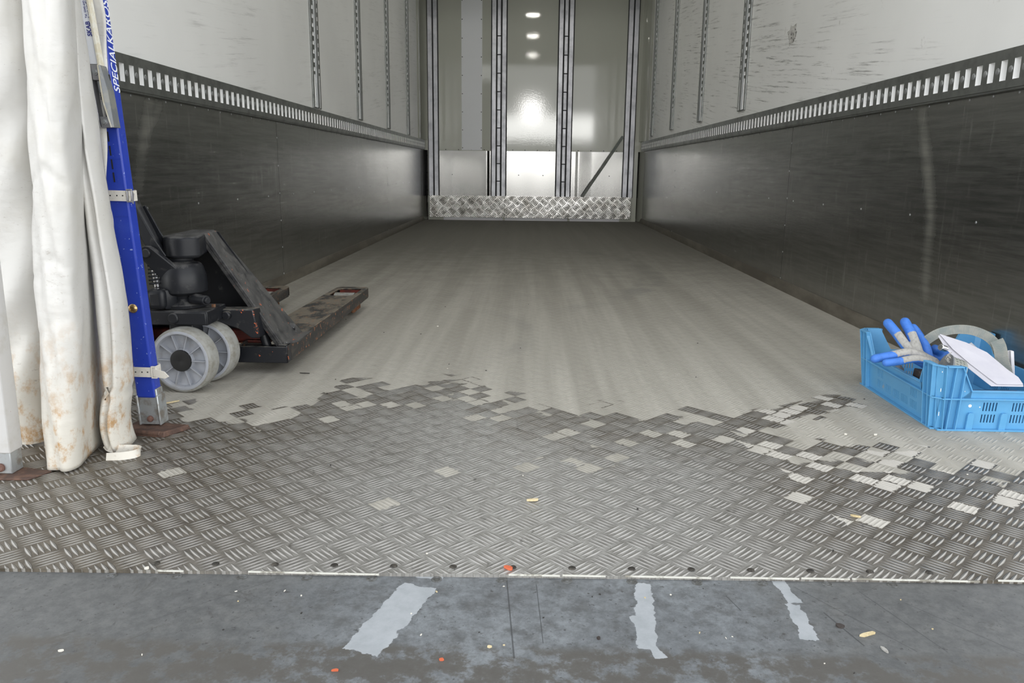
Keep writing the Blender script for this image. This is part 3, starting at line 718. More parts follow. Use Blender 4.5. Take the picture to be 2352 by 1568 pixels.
def belt(z, label, tongue):
    """cream strap with punched holes buckled round the blue post"""
    dz_ = .0115; x0, x1 = PX0+lean(z)-.002, PX1+lean(z)+.002; y0, y1 = PY0-.002, PY1+.002
    t = thing('buckle_strap', ((x0+x1)/2, PY0, z-dz_), label, 'strap', 'buckled straps round the blue post')
    loop = [(x0-.02, y0+.004), (x0, y0-.0005), (x0+.006, y0-.0022), (x1-.008, y0-.0022), (x1, y0-.001), (x1+.002, y0+.004), (x1+.002, y1-.003), (x1-.003, y1+.002), (x0+.003, y1+.002), (x0-.002, y1-.003)]
    k = (.0, .0006, 0, -.0006, -.0008, -.001, -.001, 0, 0, 0)
    obj('webbing', MB().ribbon([(a, b, z+k[i]) for i, (a, b) in enumerate(loop)], [(0, 0, 1)]*len(loop), 2*dz_, .0022), 'strapw', t)
    for hx in (.012, .027, .040): obj('hole', MB().lathe([(.0016, 0), (.0016, .0006)], (x0+hx, y0-.0032, z), (0, -1, 0), 10), 'hole', t)
    bx = x1 + .003
    bk = MB()
    for a, b, c, d in ((-.004, .009, dz_, dz_+.003), (-.004, .009, -dz_-.003, -dz_), (-.004, -.001, -dz_, dz_), (.006, .009, -dz_, dz_)): bk.box((bx+a, y0-.006, z+c), (bx+b, y0-.001, z+d))
    obj('buckle', bk, 'strapw' if tongue else 'alu', t, bevel=.0008)
    if tongue:
        q = [(bx, y0-.006, z-.010), (bx+.030, y0-.012, z-.013), (bx+.041, y0-.014, z-.007), (bx+.030, y0-.012, z+.004), (bx, y0-.006, z+.0095)]
        obj('tongue', MB().prism(q, (.0005, .0022, 0)), 'strapw', t, bevel=.0006)
    else:
        q = [(bx+.004, y0-.004, z-.012), (bx+.010, y0-.006, z-.018), (bx+.013, y0-.006, z+.004), (bx+.009, y0-.004, z+.012)]
        obj('tongue', MB().prism(q, (.0005, .002, 0)), 'alu', t)
    return t
belt(.546, 'cream buckled strap round the middle of the blue post', False)
belt(.143, 'cream strap with pointed tongue round the blue post near the floor', True)

# ------------------------------------------------------------------ curtain tensioner left of the blue post
t = thing('curtain_tensioner', (-.91, 1.712, .69), 'white and grey curtain tensioner with spring and printed label beside the blue post', 'tensioner')
def tx(z): return -.9135 - .085*(z-.69)        # left edge climbs with the post
def tbox(z0, z1, a, b, y0, y1): return [(tx(z0)+a, y0, z0), (tx(z0)+b, y0, z0), (tx(z0)+b, y1, z0), (tx(z0)+a, y1, z0), (tx(z1)+a, y0, z1), (tx(z1)+b, y0, z1), (tx(z1)+b, y1, z1), (tx(z1)+a, y1, z1)]
lb = obj('label_plate', MB().hexa(tbox(.818, 1.5, -.004, .0135, 1.701, 1.707)), 'label', t, bevel=.001)
for body, z, xo, sz, mt_ in (('SKAB', .873, .0105, .0125, 'ink'), ('Specialkarosser', .873, .0142, .0042, 'ink'), ('Tel. 0340-642 60', .909, .0075, .0060, 'ink'), ('E-mail: info@skab.se', .909, .0135, .0060, 'ink')):
    o = text('lettering', body, mt_, lb, (tx(z)+xo+.001, 1.7004, z), (-.085, 0, 1), (-1, 0, -.085), sz, 1.0, .12 if body == 'SKAB' else 0, .0003 if body == 'SKAB' else 0)
bk = obj('bracket', MB().hexa(tbox(.786, .816, -.002, .0145, 1.698, 1.712)).hexa(tbox(.690, .712, -.002, .022, 1.698, 1.712)).hexa(tbox(.690, .816, -.008, -.004, 1.698, 1.722)), 'alu', t, bevel=.001)
for z, a in ((.802, .009), (.701, .010)): obj('hex_bolt', MB().lathe([(.0065, 0), (.0065, .002)], (tx(z)+a-.0025, 1.698, z), (0, -1, 0), 20).lathe([(.0045, .002), (.0045, .006)], (tx(z)+a-.0025, 1.698, z), (0, -1, 0), 6), 'galv', bk)
obj('roller', MB().cyl((tx(.785)+.009, 1.712, .785), (tx(.762)+.010, 1.712, .762), .0095), 'galv', t)
sp_ = [(tx(.75)+.0105 + .0085*math.cos(a*.6)+(0), 1.712 + .0085*math.sin(a*.6), .764 - .0165*a/52) for a in range(53)]
obj('spring', MB().tube(sp_, .0013, 6), 'chrome', t)
obj('spindle', MB().cyl((tx(.75)+.010, 1.712, .79), (tx(.70)+.010, 1.712, .70), .004), 'seam', t)
obj('backing', MB().hexa(tbox(.69, .80, -.006, .022, 1.722, 1.726)), 'seam', t)
cv = []
for k in range(13):
    u = k/12; z = .816 - .126*u
    cv.append((tx(z) + .0145 - .002*math.sin(math.pi*u) + .006*max(0, u-.6)/.4, z))
e1 = MB(); e1.prism([(a, 1.694, z) for a, z in cv] + [(a+.003, 1.694, z) for a, z in cv[::-1]], (0, .016, 0)); obj('edge_strip', e1, 'cream_edge', t)
e1 = MB(); e1.prism([(a+.003, 1.694, z) for a, z in cv] + [(tx(z)+.0185 + .0065*min(1, k/5), 1.700, z) for k, (a, z) in enumerate(cv)][::-1], (0, .026, 0)); obj('side_cover', e1, 'cover', t, bevel=.002)
e1 = MB(); e1.hexa(tbox(.816, 1.5, .0145, .0185, 1.697, 1.716)); obj('cover_edge', e1, 'cream_edge', t)

# ------------------------------------------------------------------ white door post at far left
t = thing('door_post', (-1.035, 1.475, 0), 'white painted post with bolted galvanised foot at the left edge', 'post')
def wlean(z): return .005*z/.45
def wbox(z0, z1, a, b, y0, y1): return [(a+wlean(z0), y0, z0), (b+wlean(z0), y0, z0), (b+wlean(z0), y1, z0), (a+wlean(z0), y1, z0), (a+wlean(z1), y0, z1), (b+wlean(z1), y0, z1), (b+wlean(z1), y1, z1), (a+wlean(z1), y1, z1)]
wl_ = lambda z: 0
sh = MB(); sh.hexa(wbox(.048, 2.5, -1.085, -1.029, 1.445, 1.485))
obj('shaft', sh, 'dpost', t, bevel=.002)
ft = obj('foot', MB().hexa(wbox(.004, .058, -1.083, -1.031, 1.447, 1.483)), 'galv', t, bevel=.002)
obj('bolt', MB().lathe([(.0085, 0), (.0085, .004), (.006, .007), (.0005, .008)], (-1.052, 1.447, .018), (0, -1, 0), 16), 'rust_bolt', ft)
obj('screw', MB().lathe([(.007, 0), (.006, .003), (.0005, .005)], (-1.066, 1.445, .125), (0, -1, 0), 16), 'galv', t)
tag(obj('floor_bracket', MB().hexa([(-1.09, 1.42, 0), (-.985, 1.425, 0), (-.965, 1.47, 0), (-1.09, 1.50, 0), (-1.09, 1.42, .004), (-.985, 1.425, .004), (-.965, 1.47, .004), (-1.09, 1.50, .004)]), 'rust', bevel=.0015),
    'rusty brown floor bracket under the white door post', 'bracket')

# ------------------------------------------------------------------ tarpaulin curtain gathered between the posts
def loft(cols, zs_top, nz, nx, amp, seed, floor=.004, th=.003):
    """cols: plan points, each (y, [(x, z) top..bottom]); sheet swept across and down"""
    rnd = random.Random(seed); rows = []
    for k in range(nz+1):
        u = k/nz; pts = []
        for y, c in cols:
            # first third climbs out of the picture
            q = [(c[0][0] + (c[0][0]-c[1][0])*2.2, zs_top)] + list(c)
            q = [Vector((a, y, b)) for a, b in q]
            f = u*(len(q)-1); i = min(int(f), len(q)-2); w_ = f-i
            p0, p1, p2, p3 = q[max(i-1, 0)], q[i], q[i+1], q[min(i+2, len(q)-1)]
            w2 = w_
            p = p1.lerp(p2, w2)
            pts.append(p)
        rows.append(catmull(pts, nx))
    n = len(rows[0]); vs = []
    ph = [rnd.uniform(0, 6.28) for _ in range(8)]
    for k, rw in enumerate(rows):
        for j, p in enumerate(rw):
            z = max(p.z, floor)
            wob = amp*(math.sin(z*19+ph[0]+j*.35)*.5 + math.sin(z*43+ph[1]-j*.6)*.35 + math.sin(z*9+ph[2]+j*.2)*.8)
            vs.append((p.x + wob*.5, p.y + wob, z))
    fs = [(k*n+j, k*n+j+1, (k+1)*n+j+1, (k+1)*n+j) for k in range(nz) for j in range(n-1)]
    return MB().add(vs, fs), rows
cur = thing('tarpaulin_curtain', (-.97, 1.58, 0), 'dirty white tarpaulin curtain bunched in folds between the two posts', 'curtain')
C = {'P1': (1.62, [(-1.024, .927), (-1.053, .635), (-1.075, .318), (-1.108, -.02)]), 'P2': (1.68, [(-1.037, .939), (-1.062, .636), (-1.09, .307), (-1.118, -.02)]),
     'P3': (1.52, [(-.94, .908), (-.964, .634), (-.982, .336), (-1.006, -.004)]), 'P4': (1.48, [(-.905, .9), (-.925, .633), (-.947, .344), (-.975, -.002)]),
     'P5': (1.468, [(-.868, .898), (-.893, .633), (-.909, .346), (-.94, .001)]), 'P6': (1.49, [(-.85, .902), (-.873, .634), (-.891, .343), (-.922, .0)]),
     'P7': (1.55, [(-.868, .914), (-.886, .635), (-.907, .332), (-.935, .005)]), 'P8': (1.68, [(-.934, .939), (-.952, .637), (-.955, .309), (-.962, .0)]),
     'P9': (1.72, [(-.951, .947), (-.970, .638), (-.965, .302), (-.966, -.0)])}
mb, _ = loft([(1.60, [(-1.35, .93), (-1.35, .635), (-1.35, .318), (-1.35, 0)]), (1.64, [(-1.2, .93), (-1.2, .635), (-1.2, .318), (-1.22, 0)]), C['P1'], (1.70, [(-.99, .93), (-1.01, .635), (-1.03, .318), (-1.06, -.0)]), (1.72, [(-.9, .93), (-.92, .635), (-.93, .318), (-.96, -.0)])], 2.5, 90, 8, .006, 2)
# slanting drag folds in the back sheet
for q in mb.v: q.y += .007*math.sin(42*(q.z*.75 - q.x*.95)) * max(0, min(1, (1.0-q.z)/.5))
o = obj('back_sheet', mb, 'tarp', cur, smooth=80)
mb, _ = loft([(1.66, [(a-.012, b) for a, b in C['P3'][1]]), (1.60, [(a-.010, b) for a, b in C['P3'][1]]), C['P3'], C['P4'], C['P5'], C['P6'], C['P7'], (1.62, [(a*.5+c*.5, b) for (a, b), (c, _) in zip(C['P7'][1], C['P8'][1])]), C['P8'], C['P9']], 2.5, 110, 7, .0022, 5)
random.seed(11)
for q in mb.v:
    # two stitched seams running down the roll
    for xs_ in (-.905, -.872):
        d = abs((q.x - xs_) + .078*(1 - q.z/.9))
        if d < .006 and q.y < 1.53: q.y += .003*(1 - d/.006)
for q in mb.v:
    # pinched creases across the roll and lengthwise pleats
    for zc, s_ in ((.585, .006), (.415, .004), (.30, .005), (.235, .003), (.78, .003)):
        d = abs(q.z - zc - .02*math.sin(q.x*60))
        if d < .012 and q.y < 1.56: q.y += s_*(1-d/.012)
    if q.y < 1.53: q.y += .0035*math.sin((q.x + .1*q.z)*150)
ro = obj('rolled_fold', mb, 'tarp', cur, smooth=80)
S = [(1.66, [(-.923, .928), (-.932, .636), (-.925, .32), (-.932, .010)]), (1.62, [(-.917, .928), (-.929, .636), (-.919, .32), (-.924, .010)]), (1.585, [(-.900, .924), (-.908, .636), (-.897, .326), (-.906, .008)]), (1.595, [(-.893, .924), (-.898, .636), (-.882, .326), (-.896, .006)]),
     (1.585, [(-.889, .924), (-.889, .636), (-.872, .326), (-.888, .006)]), (1.62, [(-.897, .928), (-.888, .637), (-.868, .321), (-.874, .008)]), (1.66, [(-.914, .936), (-.900, .637), (-.876, .314), (-.880, .010)])]
mb, _ = loft(S, 2.5, 90, 5, .0016, 9)
for q in mb.v:
    if q.z < .14: q.x += .010*math.sin(max(0, .14-q.z)/.14*math.pi) * -1; q.y -= .012*math.sin(max(0, .14-q.z)/.14*math.pi*.8)
    d = abs(q.z-.135)
    if d < .014: q.x += .006*(1-d/.014)*(1 if q.x < -.9 else -1)
obj('edge_strip', mb, 'tarp', cur, smooth=80)
# the end of the strip turned up on the floor
pc = catmull([(-.912, 1.583, .020), (-.900, 1.578, .013), (-.880, 1.582, .011), (-.856, 1.586, .010), (-.840, 1.582, .010), (-.834, 1.570, .009), (-.842, 1.556, .008), (-.862, 1.548, .007), (-.892, 1.544, .006)], 6)
obj('curled_end', MB().ribbon(pc, [(0, .45, .9)]*len(pc), .017, .003), 'tarp', cur, smooth=60)
for o in cur.children:
    if o.name.startswith(('back_sheet', 'rolled_fold', 'edge_strip')):
        sd = o.modifiers.new('thickness', 'SOLIDIFY'); sd.thickness = .003; sd.offset = 0

# ------------------------------------------------------------------ pallet truck
pt = thing('pallet_truck', (-.965, 2.6, 0), 'black hand pallet truck with chipped orange undercoat and two grey steer wheels', 'pallet truck')
WA = Vector((.12, .99, 0)).normalized()
def steer_wheel(c):
    c = Vector(c); w_ = .05
    o = obj('steer_wheel', MB().lathe([(.080, -.001), (.083, .0), (.089, .004), (.0905, .012), (.0905, .038), (.089, .046), (.083, w_), (.080, w_+.001), (.078, w_-.006), (.078, .006), (.080, -.001)], c, WA, 64, 0, False), 'tyre', pt)
    o['label'] = 'scuffed grey nylon wheel'
    r = MB().lathe([(.083, -.001), (.081, -.0022), (.0755, -.0022), (.073, .002), (.071, .012), (.066, .015), (.034, .015), (.031, .006), (.027, .004), (.027, .046), (.031, .044), (.034, .035), (.066, .035), (.071, .038), (.073, .048), (.0755, w_+.0022), (.081, w_+.0022), (.083, w_+.001)], c, WA, 64, 0, False)
    e1 = Vector((0, 0, 1)); e2 = WA.cross(e1)
    for k in range(10):
        a = 2*math.pi*(k+.5)/10; d = e1*math.cos(a) + e2*math.sin(a); q = WA.cross(d)
        for h0, h1 in ((.004, .016), (.034, .046)):
            r.prism([c + d*.030 + WA*h0 - q*.0012, c + d*.0735 + WA*h0 - q*.0012, c + d*.0735 + WA*h1 - q*.0012, c + d*.030 + WA*h1 - q*.0012], q*.0024)
    obj('ribbed_disc', r, 'nylon', o)
    obj('hub', MB().lathe([(.0005, .001), (.018, -.001), (.0295, .0), (.0305, .004), (.0305, .046), (.018, w_), (.0005, w_-.001)], c, WA, 40, 0, False), 'hub', o)
steer_wheel((-.951, 2.05, .0905)); steer_wheel((-.935, 2.165, .0905))
obj('axle', MB().cyl((-.9505, 2.054, .0905), (-.930, 2.21, .0905), .014), 'black_clean', pt)
obj('axle_housing', MB().box((-1.05, 2.085, .183), (-.882, 2.22, .222)).cyl((-.975, 2.075, .203), (-.975, 2.10, .203), .015).box((-.975, 2.08, .185), (-.884, 2.09, .2195)), 'black_clean', pt, bevel=.003)
obj('nut', MB().lathe([(.006, 0), (.006, .008)], (-.893, 2.16, .222), (0, 0, 1), 6), 'rustor', pt)
obj('fork_yoke', MB().box((-1.0, 2.10, .04), (-.93, 2.17, .185)), 'black_clean', pt, bevel=.006)
pcx, pcy = -.980, 2.165
pump = obj('pump_body', MB().lathe([(.040, .222), (.062, .224), (.063, .232), (.050, .240), (.044, .250), (.046, .258), (.060, .262), (.0665, .268), (.068, .285), (.066, .312), (.060, .334), (.055, .343), (.049, .347), (.038, .349), (.034, .352), (.036, .356), (.036, .361), (.030, .364), (.0005, .366)], (pcx, pcy, 0), (0, 0, 1), 48, 0, False), 'black_clean', pt)
obj('valve_boss', MB().cyl((pcx+.04, pcy-.03, .250), (pcx+.092, pcy-.062, .250), .0155, 20, 0, .0135).cyl((pcx+.088, pcy-.060, .250), (pcx+.098, pcy-.066, .250), .009), 'black_clean', pump, bevel=.002)
obj('release_housing', MB().box((-1.045, 2.075, .226), (-.994, 2.15, .283)), 'black_clean', pump, bevel=.014, segs=4)
obj('housing_cap', MB().lathe([(.026, 0), (.026, .004), (.018, .006), (.0005, .006)], (-.996, 2.10, .252), (.8, -.6, 0), 20), 'black_clean', pump)
pc = []
for k in range(9):
    a = R(-90 + 22.5*k)
arm = MB()
outl = []
P0, P1 = Vector((-1.036, 2.085, .380)), Vector((-.962, 2.12, .292))
dirv = (P1-P0).normalized(); nv = Vector((dirv.z, 0, -dirv.x)).normalized()
for k in range(11):
    a = math.pi*(k/10) + math.pi/2
    outl.append(P0 + dirv*math.cos(a)*.021 + nv*math.sin(a)*.021)
outl += [P1 - nv*.026, P1 + dirv*.012, P1 + nv*.034]
arm.prism(outl, (.004, .016, 0)); arm.cyl(P0 + Vector((0, -.006, 0)), P0 + Vector((0, .02, 0)), .0125, 20)
obj('pump_lever', arm, 'black_clean', pump, bevel=.0025)
obj('piston', MB().cyl((-1.030, 2.12, .285), (-1.034, 2.115, .352), .011, 16), 'chrome', pump)
sp_ = [(-1.031 + .017*math.cos(a*.5), 2.118 + .017*math.sin(a*.5), .288 + .055*a/70) for a in range(71)]
obj('spring', MB().tube(sp_, .0026, 6), 'black_clean', pump)
# handle leaning away to the left
hd = obj('handle', MB().tube([(-1.02, 2.145, .352), (-1.045, 2.135, .42), (-1.075, 2.13, .50), (-1.115, 2.13, .62), (-1.24, 2.13, 1.02)], [.017, .018, .016, .014, .014], 14), 'black_clean', pt)
yk = MB()
for dy_ in (-.030, .026): yk.prism([(-1.008, 2.135+dy_, .350), (-.992, 2.135+dy_, .372), (-1.025, 2.13+dy_, .430), (-1.062, 2.13+dy_, .505), (-1.088, 2.13+dy_, .497), (-1.058, 2.13+dy_, .43), (-1.036, 2.13+dy_, .375)], (0, .006, 0))
obj('handle_fork', yk, 'black_clean', hd, bevel=.002)
gr = [(-1.24, 2.13, 1.02), (-1.25, 2.06, 1.06), (-1.275, 2.05, 1.14), (-1.28, 2.13, 1.16), (-1.275, 2.21, 1.14), (-1.25, 2.20, 1.06), (-1.24, 2.13, 1.02)]
obj('handle_grip', MB().tube(catmull(gr, 5), .012, 10), 'black_clean', hd)
# bonnet
bn = MB(); pl = []
for k in range(19):
    a = math.pi + (math.pi-.45)*k/18
    pl.append((-.968 + .058*math.cos(a), 2.175 + .060*math.sin(a), .362))
pl += [(-.926, 2.215, .366), (-.944, 2.345, .366), (-1.02, 2.345, .366), (-1.030, 2.235, .362)]
bn.prism(pl, (0, 0, .060)); obj('bonnet', bn, 'black_clean', pt, bevel=.009, segs=4)
# A-shaped chassis: two sloping channels from the bonnet down to the fork heels, with a plate between
CXm = -.967
ch = MB()
TN, TF, BN_, BF = Vector((-.928, 2.215, .424)), Vector((-.945, 2.345, .424)), Vector((-.730, 2.268, .080)), Vector((-.728, 2.455, .088))
def mir(v): return Vector((2*CXm - v.x, v.y, v.z))
def slope(side):
    q = [TN, TF, BF, BN_]; q = [mir(v) if side < 0 else v for v in q]
    inw = Vector((-.010*side, 0, -.006))
    mb = MB().prism(q, inw)
    # turned-in flange along the near edge
    a, b = q[0], q[3]
    mb.prism([a, b, b + Vector((-.024*side, .002, -.002)), a + Vector((-.020*side, .002, -.012))], (0, .006, 0))
    return mb
for s in (1, -1): obj('sloping_channel', slope(s), 'black_top', pt, bevel=.0025)
pn = [(-.935, 2.335, .42), (-.735, 2.40, .075), (2*CXm+.735, 2.40, .075), (2*CXm+.935, 2.335, .42)]
obj('front_plate', MB().prism(pn, (0, .006, 0)), 'black_clean', pt)
obj('gusset', MB().prism([(-.79, 2.36, .09), (-.700, 2.46, .0925), (-.70, 2.30, .0925), (-.735, 2.272, .092)], (0, 0, .004)), 'black_top', pt)
obj('stub', MB().cyl((-.790, 2.40, .120), (-.742, 2.415, .116), .012, 18), 'black_top', pt)
# lifting linkage under the chassis
obj('rocker', MB().prism([(-.905, 2.19, .210), (-.80, 2.21, .208), (-.79, 2.225, .12), (-.815, 2.225, .118), (-.845, 2.21, .148), (-.905, 2.19, .174)], (.004, .05, 0)).cyl((-.872, 2.185, .192), (-.87, 2.26, .192), .013), 'black', pt, bevel=.004)
obj('cross_beam', MB().box((-1.20, 2.34, .078), (-.80, 2.37, .118)), 'red', pt, bevel=.003)
obj('push_rod', MB().cyl((-.808, 2.30, .135), (-.79, 2.30, .055), .014), 'black_clean', pt).copy
obj('torsion_tube', MB().cyl((-1.2, 2.33, .062), (-.745, 2.33, .062), .015), 'black_clean', pt)
def fork(xo0, xi0, xo1, xi1):
    """xo/xi: outer and inner edge at heel (0) and tip (1)"""
    y0, y1, zt, zb = 2.262, 3.45, .092, .036
    fx = lambda e, y: (xo0 + (xo1-xo0)*(y-y0)/(y1-y0)) if e else (xi0 + (xi1-xi0)*(y-y0)/(y1-y0))
    lo, hi = (min, max)
    f = MB(); th = .005
    def plate(ya, yb_, ma=0.0, mb_=1.0):
        L = lambda y, m: fx(0, y) + (fx(1, y)-fx(0, y))*m
        q = [(L(ya, ma), ya), (L(ya, mb_), ya), (L(yb_, mb_), yb_), (L(yb_, ma), yb_)]
        return f.prism([(a, b, zt-th) for a, b in q], (0, 0, th))
    plate(2.34, 3.20); plate(3.20, 3.40, 0, .15); plate(3.20, 3.40, .85, 1)
    L = lambda y, m: fx(0, y) + (fx(1, y)-fx(0, y))*m
    tip = [(L(3.40, 0), 3.40), (L(3.40, 1), 3.40), (L(3.43, .985), 3.43), (L(3.447, .90), 3.447), (L(3.45, .8), 3.45), (L(3.45, .2), 3.45), (L(3.447, .10), 3.447), (L(3.43, .015), 3.43)]
    f.prism([(a, b, zt-th) for a, b in tip], (0, 0, th))
    # rounded inner corners of the roller opening
    for m0, m1, yy, sy in ((.15, .30, 3.20, 1), (.85, .70, 3.20, 1), (.15, .30, 3.40, -1), (.85, .70, 3.40, -1)):
        f.prism([(L(yy, m0), yy-.001*sy, zt-th), (L(yy, m1), yy-.001*sy, zt-th), (L(yy, (m0*2+m1)/3), yy+.008*sy, zt-th), (L(yy, m0), yy+.026*sy, zt-th)], (0, 0, th))
    o = obj('fork', f, 'fork', pt, bevel=.0012)
    s = MB()
    for m in (0, 1):
        a, b = fx(m, 2.30), fx(m, 3.41); d = .006*(1 if fx(m, 3) < fx(1-m, 3) else -1)
        s.prism([(a, 2.30, zb), (b, 3.41, zb+.014), (b, 3.41, zt-.003), (a, 2.30, zt-.003)], (d, 0, 0))
    nt = len(tip)
    for k in range(1, nt-1):
        (a, b), (c, d) = tip[k], tip[(k+1) % nt]
        s.prism([(a, b, zb+.016), (c, d, zb+.016), (c, d, zt-.003), (a, b, zt-.003)], (0, -.004, 0))
    obj('side_flange', s, 'forkside', o)
    # heel: open box with two holes
    h = MB(); xa, xb = sorted((fx(0, 2.262), fx(1, 2.262)))
    h.box((xa, 2.262, zb-.001), (xb, 2.268, zt-.006)).box((xa, 2.262, zb-.001), (xa+.006, 2.36, zt-.006)).box((xb-.006, 2.262, zb-.001), (xb, 2.36, zt)).box((xb-.03, 2.262, zt-.006), (xb, 2.33, zt))
    hb = obj('heel_box', h, 'black', o, bevel=.003)
    for q in (.38, .66): obj('hole', MB().lathe([(.0048, 0), (.0048, .0008)], (xa+(xb-xa)*q, 2.2615, .062), (0, -1, 0), 14), 'hole', o)
    # roller seen through the opening
    mid = L(3.30, .5)
    obj('load_roller', MB().cyl((mid-.042, 3.285, .049), (mid+.042, 3.285, .049), .042, 32), 'tyre', o)
    obj('roller_bracket', MB().box((mid-.056, 3.20, .018), (mid-.044, 3.33, .072)).box((mid+.044, 3.20, .018), (mid+.056, 3.33, .072)).cyl((mid-.062, 3.27, .040), (mid+.062, 3.27, .040), .010, 12), 'rustor', o, bevel=.003)
    obj('inner_stop', MB().box((L(3.40, .16), 3.392, .045), (L(3.40, .84), 3.402, .085)), 'red', o)
    return o
fork(-.722, -.876, -.714, -.857)
fork(-1.212, -1.058, -1.216, -1.070)

# ------------------------------------------------------------------ blue crate and its contents
cr = thing('crate', (1.155, 2.05, 0), 'light blue plastic crate with low slotted sides standing by the right wall', 'crate')
X0, X1, Y0, Y1, ZT, ZR, ZM = 1.0, 1.315, 1.845, 2.262, .165, .103, .083
def out(z): return .016*z/ZT + 0.0                 # walls flare outwards
obj('base', MB().box((X0+.004, Y0+.004, .002), (X1-.004, Y1-.004, .010)), 'crate', cr, bevel=.002)
def side(axis, pos, sgn, a0, a1, name):
    """one wall: low middle with slots, along axis 'x' or 'y', outside towards sgn"""
    fb = MB(); C2 = .072                             # length of the high corner
    def P(a, z, d=0.0):
        o = pos + sgn*(out(z) + d)
        return (a, o, z) if axis == 'x' else (o, a, z)
    n = (0, -sgn*.003, 0) if axis == 'x' else (-sgn*.003, 0, 0)
    al, ah = a0+C2, a1-C2
    # slots in groups: five narrow openings a group, two rows
    groups = 2 if axis == 'x' else 5
    slots = []
    span = ah - al - .03
    for g in range(groups):
        gc = al + .015 + span*(g+.5)/groups
        for k in range(5): slots.append(gc + (k-2)*min(.0075, span/groups/6.2))
    rows = [(.020, .041), (.050, .072)]
    xs = sorted([al, ah] + [v for q in slots for v in (q-.0016, q+.0016)])
    zs = [.004, *rows[0], *rows[1], ZM]
    skip_top = (1, 2, 3) if axis == 'y' else ()
    for i in range(len(xs)-1):
        for j in range(len(zs)-1):
            mid = (xs[i]+xs[i+1])/2
            hit = [q for q in slots if abs(mid-q) < .0016]
            if hit and j in (1, 3) and not (j == 3 and (slots.index(hit[0])//5) in skip_top): continue
            fb.prism([P(xs[i], zs[j]), P(xs[i+1], zs[j]), P(xs[i+1], zs[j+1]), P(xs[i], zs[j+1])], n)
    fb.prism([P(al-.02, ZM), P(ah+.02, ZM), P(ah, ZR), P(al, ZR)], n)
    # rising shoulders
    for s_, e_ in ((al, a0), (ah, a1)):
        d_ = 1 if e_ > s_ else -1
        fb.prism([P(s_, .004), P(e_, .004), P(e_, ZT), P(s_+d_*.034, ZT), P(s_, ZR)], n)
    o = obj(name, fb, 'crate', cr, smooth=0)
    # outer ledges and ribs
    rb = MB(); w_ = .014
    def ledge(a, b, z, th, d): rb.add([P(a, z, 0), P(b, z, 0), P(b, z, d), P(a, z, d), P(a, z+th, 0), P(b, z+th, 0), P(b, z+th, d), P(a, z+th, d)], [(0,3,2,1),(4,5,6,7),(0,1,5,4),(1,2,6,5),(2,3,7,6),(3,0,4,7)])
    ledge(a0, a1, .0, .004, .012); ledge(a0, a1, ZM-.003, .0035, .010); ledge(al-.003, ah+.003, ZR-.003, .003, .007)
    for s_, d_ in ((al, -1), (ah, 1)):
        rb.prism([P(s_, ZR-.003, 0), P(s_, ZR-.003, .007), P(s_+d_*.034, ZT-.003, .010), P(s_+d_*.034, ZT-.003, 0)], (d_*.003, 0, 0) if axis == 'x' else (0, d_*.003, 0))
        ledge(min(s_+d_*.034, s_+d_*C2), max(s_+d_*.034, s_+d_*C2), ZT-.0035, .0035, .011)
        for a in (s_+d_*.030, s_+d_*.052):
            q = [P(a, .002, 0), P(a, .002, .012), P(a, ZT-.001, .010), P(a, ZT-.001, 0)]
            rb.prism(q, (.0025, 0, 0) if axis == 'x' else (0, .0025, 0))
    if axis == 'x':
        for a in (al+.006, (al+ah)/2, ah-.006):
            rb.prism([P(a-.008, .003, .0), P(a+.008, .003, .0), P(a+.008, .040, .0), P(a+.005, .046, .0), P(a-.005, .046, .0), P(a-.008, .040, .0)], (0, sgn*.007, 0))
    obj('ribs', rb, 'crate', o, smooth=0, bevel=.0006, segs=1)
    return o
side('y', X0, -1, Y0, Y1, 'long_side'); side('x', Y0, -1, X0, X1, 'short_side')
side('y', X1, 1, Y0, Y1, 'long_side'); side('x', Y1, 1, X0, X1, 'short_side')
for cx, cy, sx, sy in ((X0, Y0, -1, -1), (X0, Y1, -1, 1), (X1, Y0, 1, -1), (X1, Y1, 1, 1)):
    c = MB()
    def Q(u, v, z): return (cx + sx*(out(z)+u), cy + sy*(out(z)+v), z)
    # chamfered corner with two stacked bays
    c.prism([Q(.000, -.012, .002), Q(-.012, .000, .002), Q(-.012, .0, ZT), Q(.0, -.012, ZT)], (-sx*.0025, -sy*.0025, 0))
    for z0, z1 in ((0, .004), (ZM-.003, ZM+.0005), (ZT-.0035, ZT)):
        c.prism([Q(.011, -.012, z0), Q(-.012, .011, z0), Q(-.014, -.001, z0), Q(-.001, -.014, z0)], (0, 0, z1-z0))
    for u, v in ((.0, -.012), (-.012, .0)):
        c.prism([Q(u, v, .002), Q(u+.011 if u == 0 else u, v if u == 0 else v+.011, .002), Q(u+.011 if u == 0 else u, v if u == 0 else v+.011, ZT), Q(u, v, ZT)], (0, sy*-.002, 0) if u == 0 else (sx*-.002, 0, 0))
    obj('corner', c, 'crate', cr, smooth=0, bevel=.0006, segs=1)
fk = MB()
for x_, z_, r_ in ((1.074, .063, .0042), (1.073, .034, .0018), (1.055, .10, .0012), (1.098, .060, .0016)): fk.lathe([(r_, 0), (r_*.7, .0006)], (x_, Y0-out(z_)-.0002, z_), (0, -1, 0), 9)
for z_, l_ in ((.152, .003), (.106, .008), (.045, .010)): fk.box((X0-.0002-out(z_), Y0-out(z_)-.0126, z_-l_/2), (X0+.001-out(z_), Y0-out(z_)-.0119, z_+l_/2))
obj('paint_flecks', fk, 'whitefleck', cr)

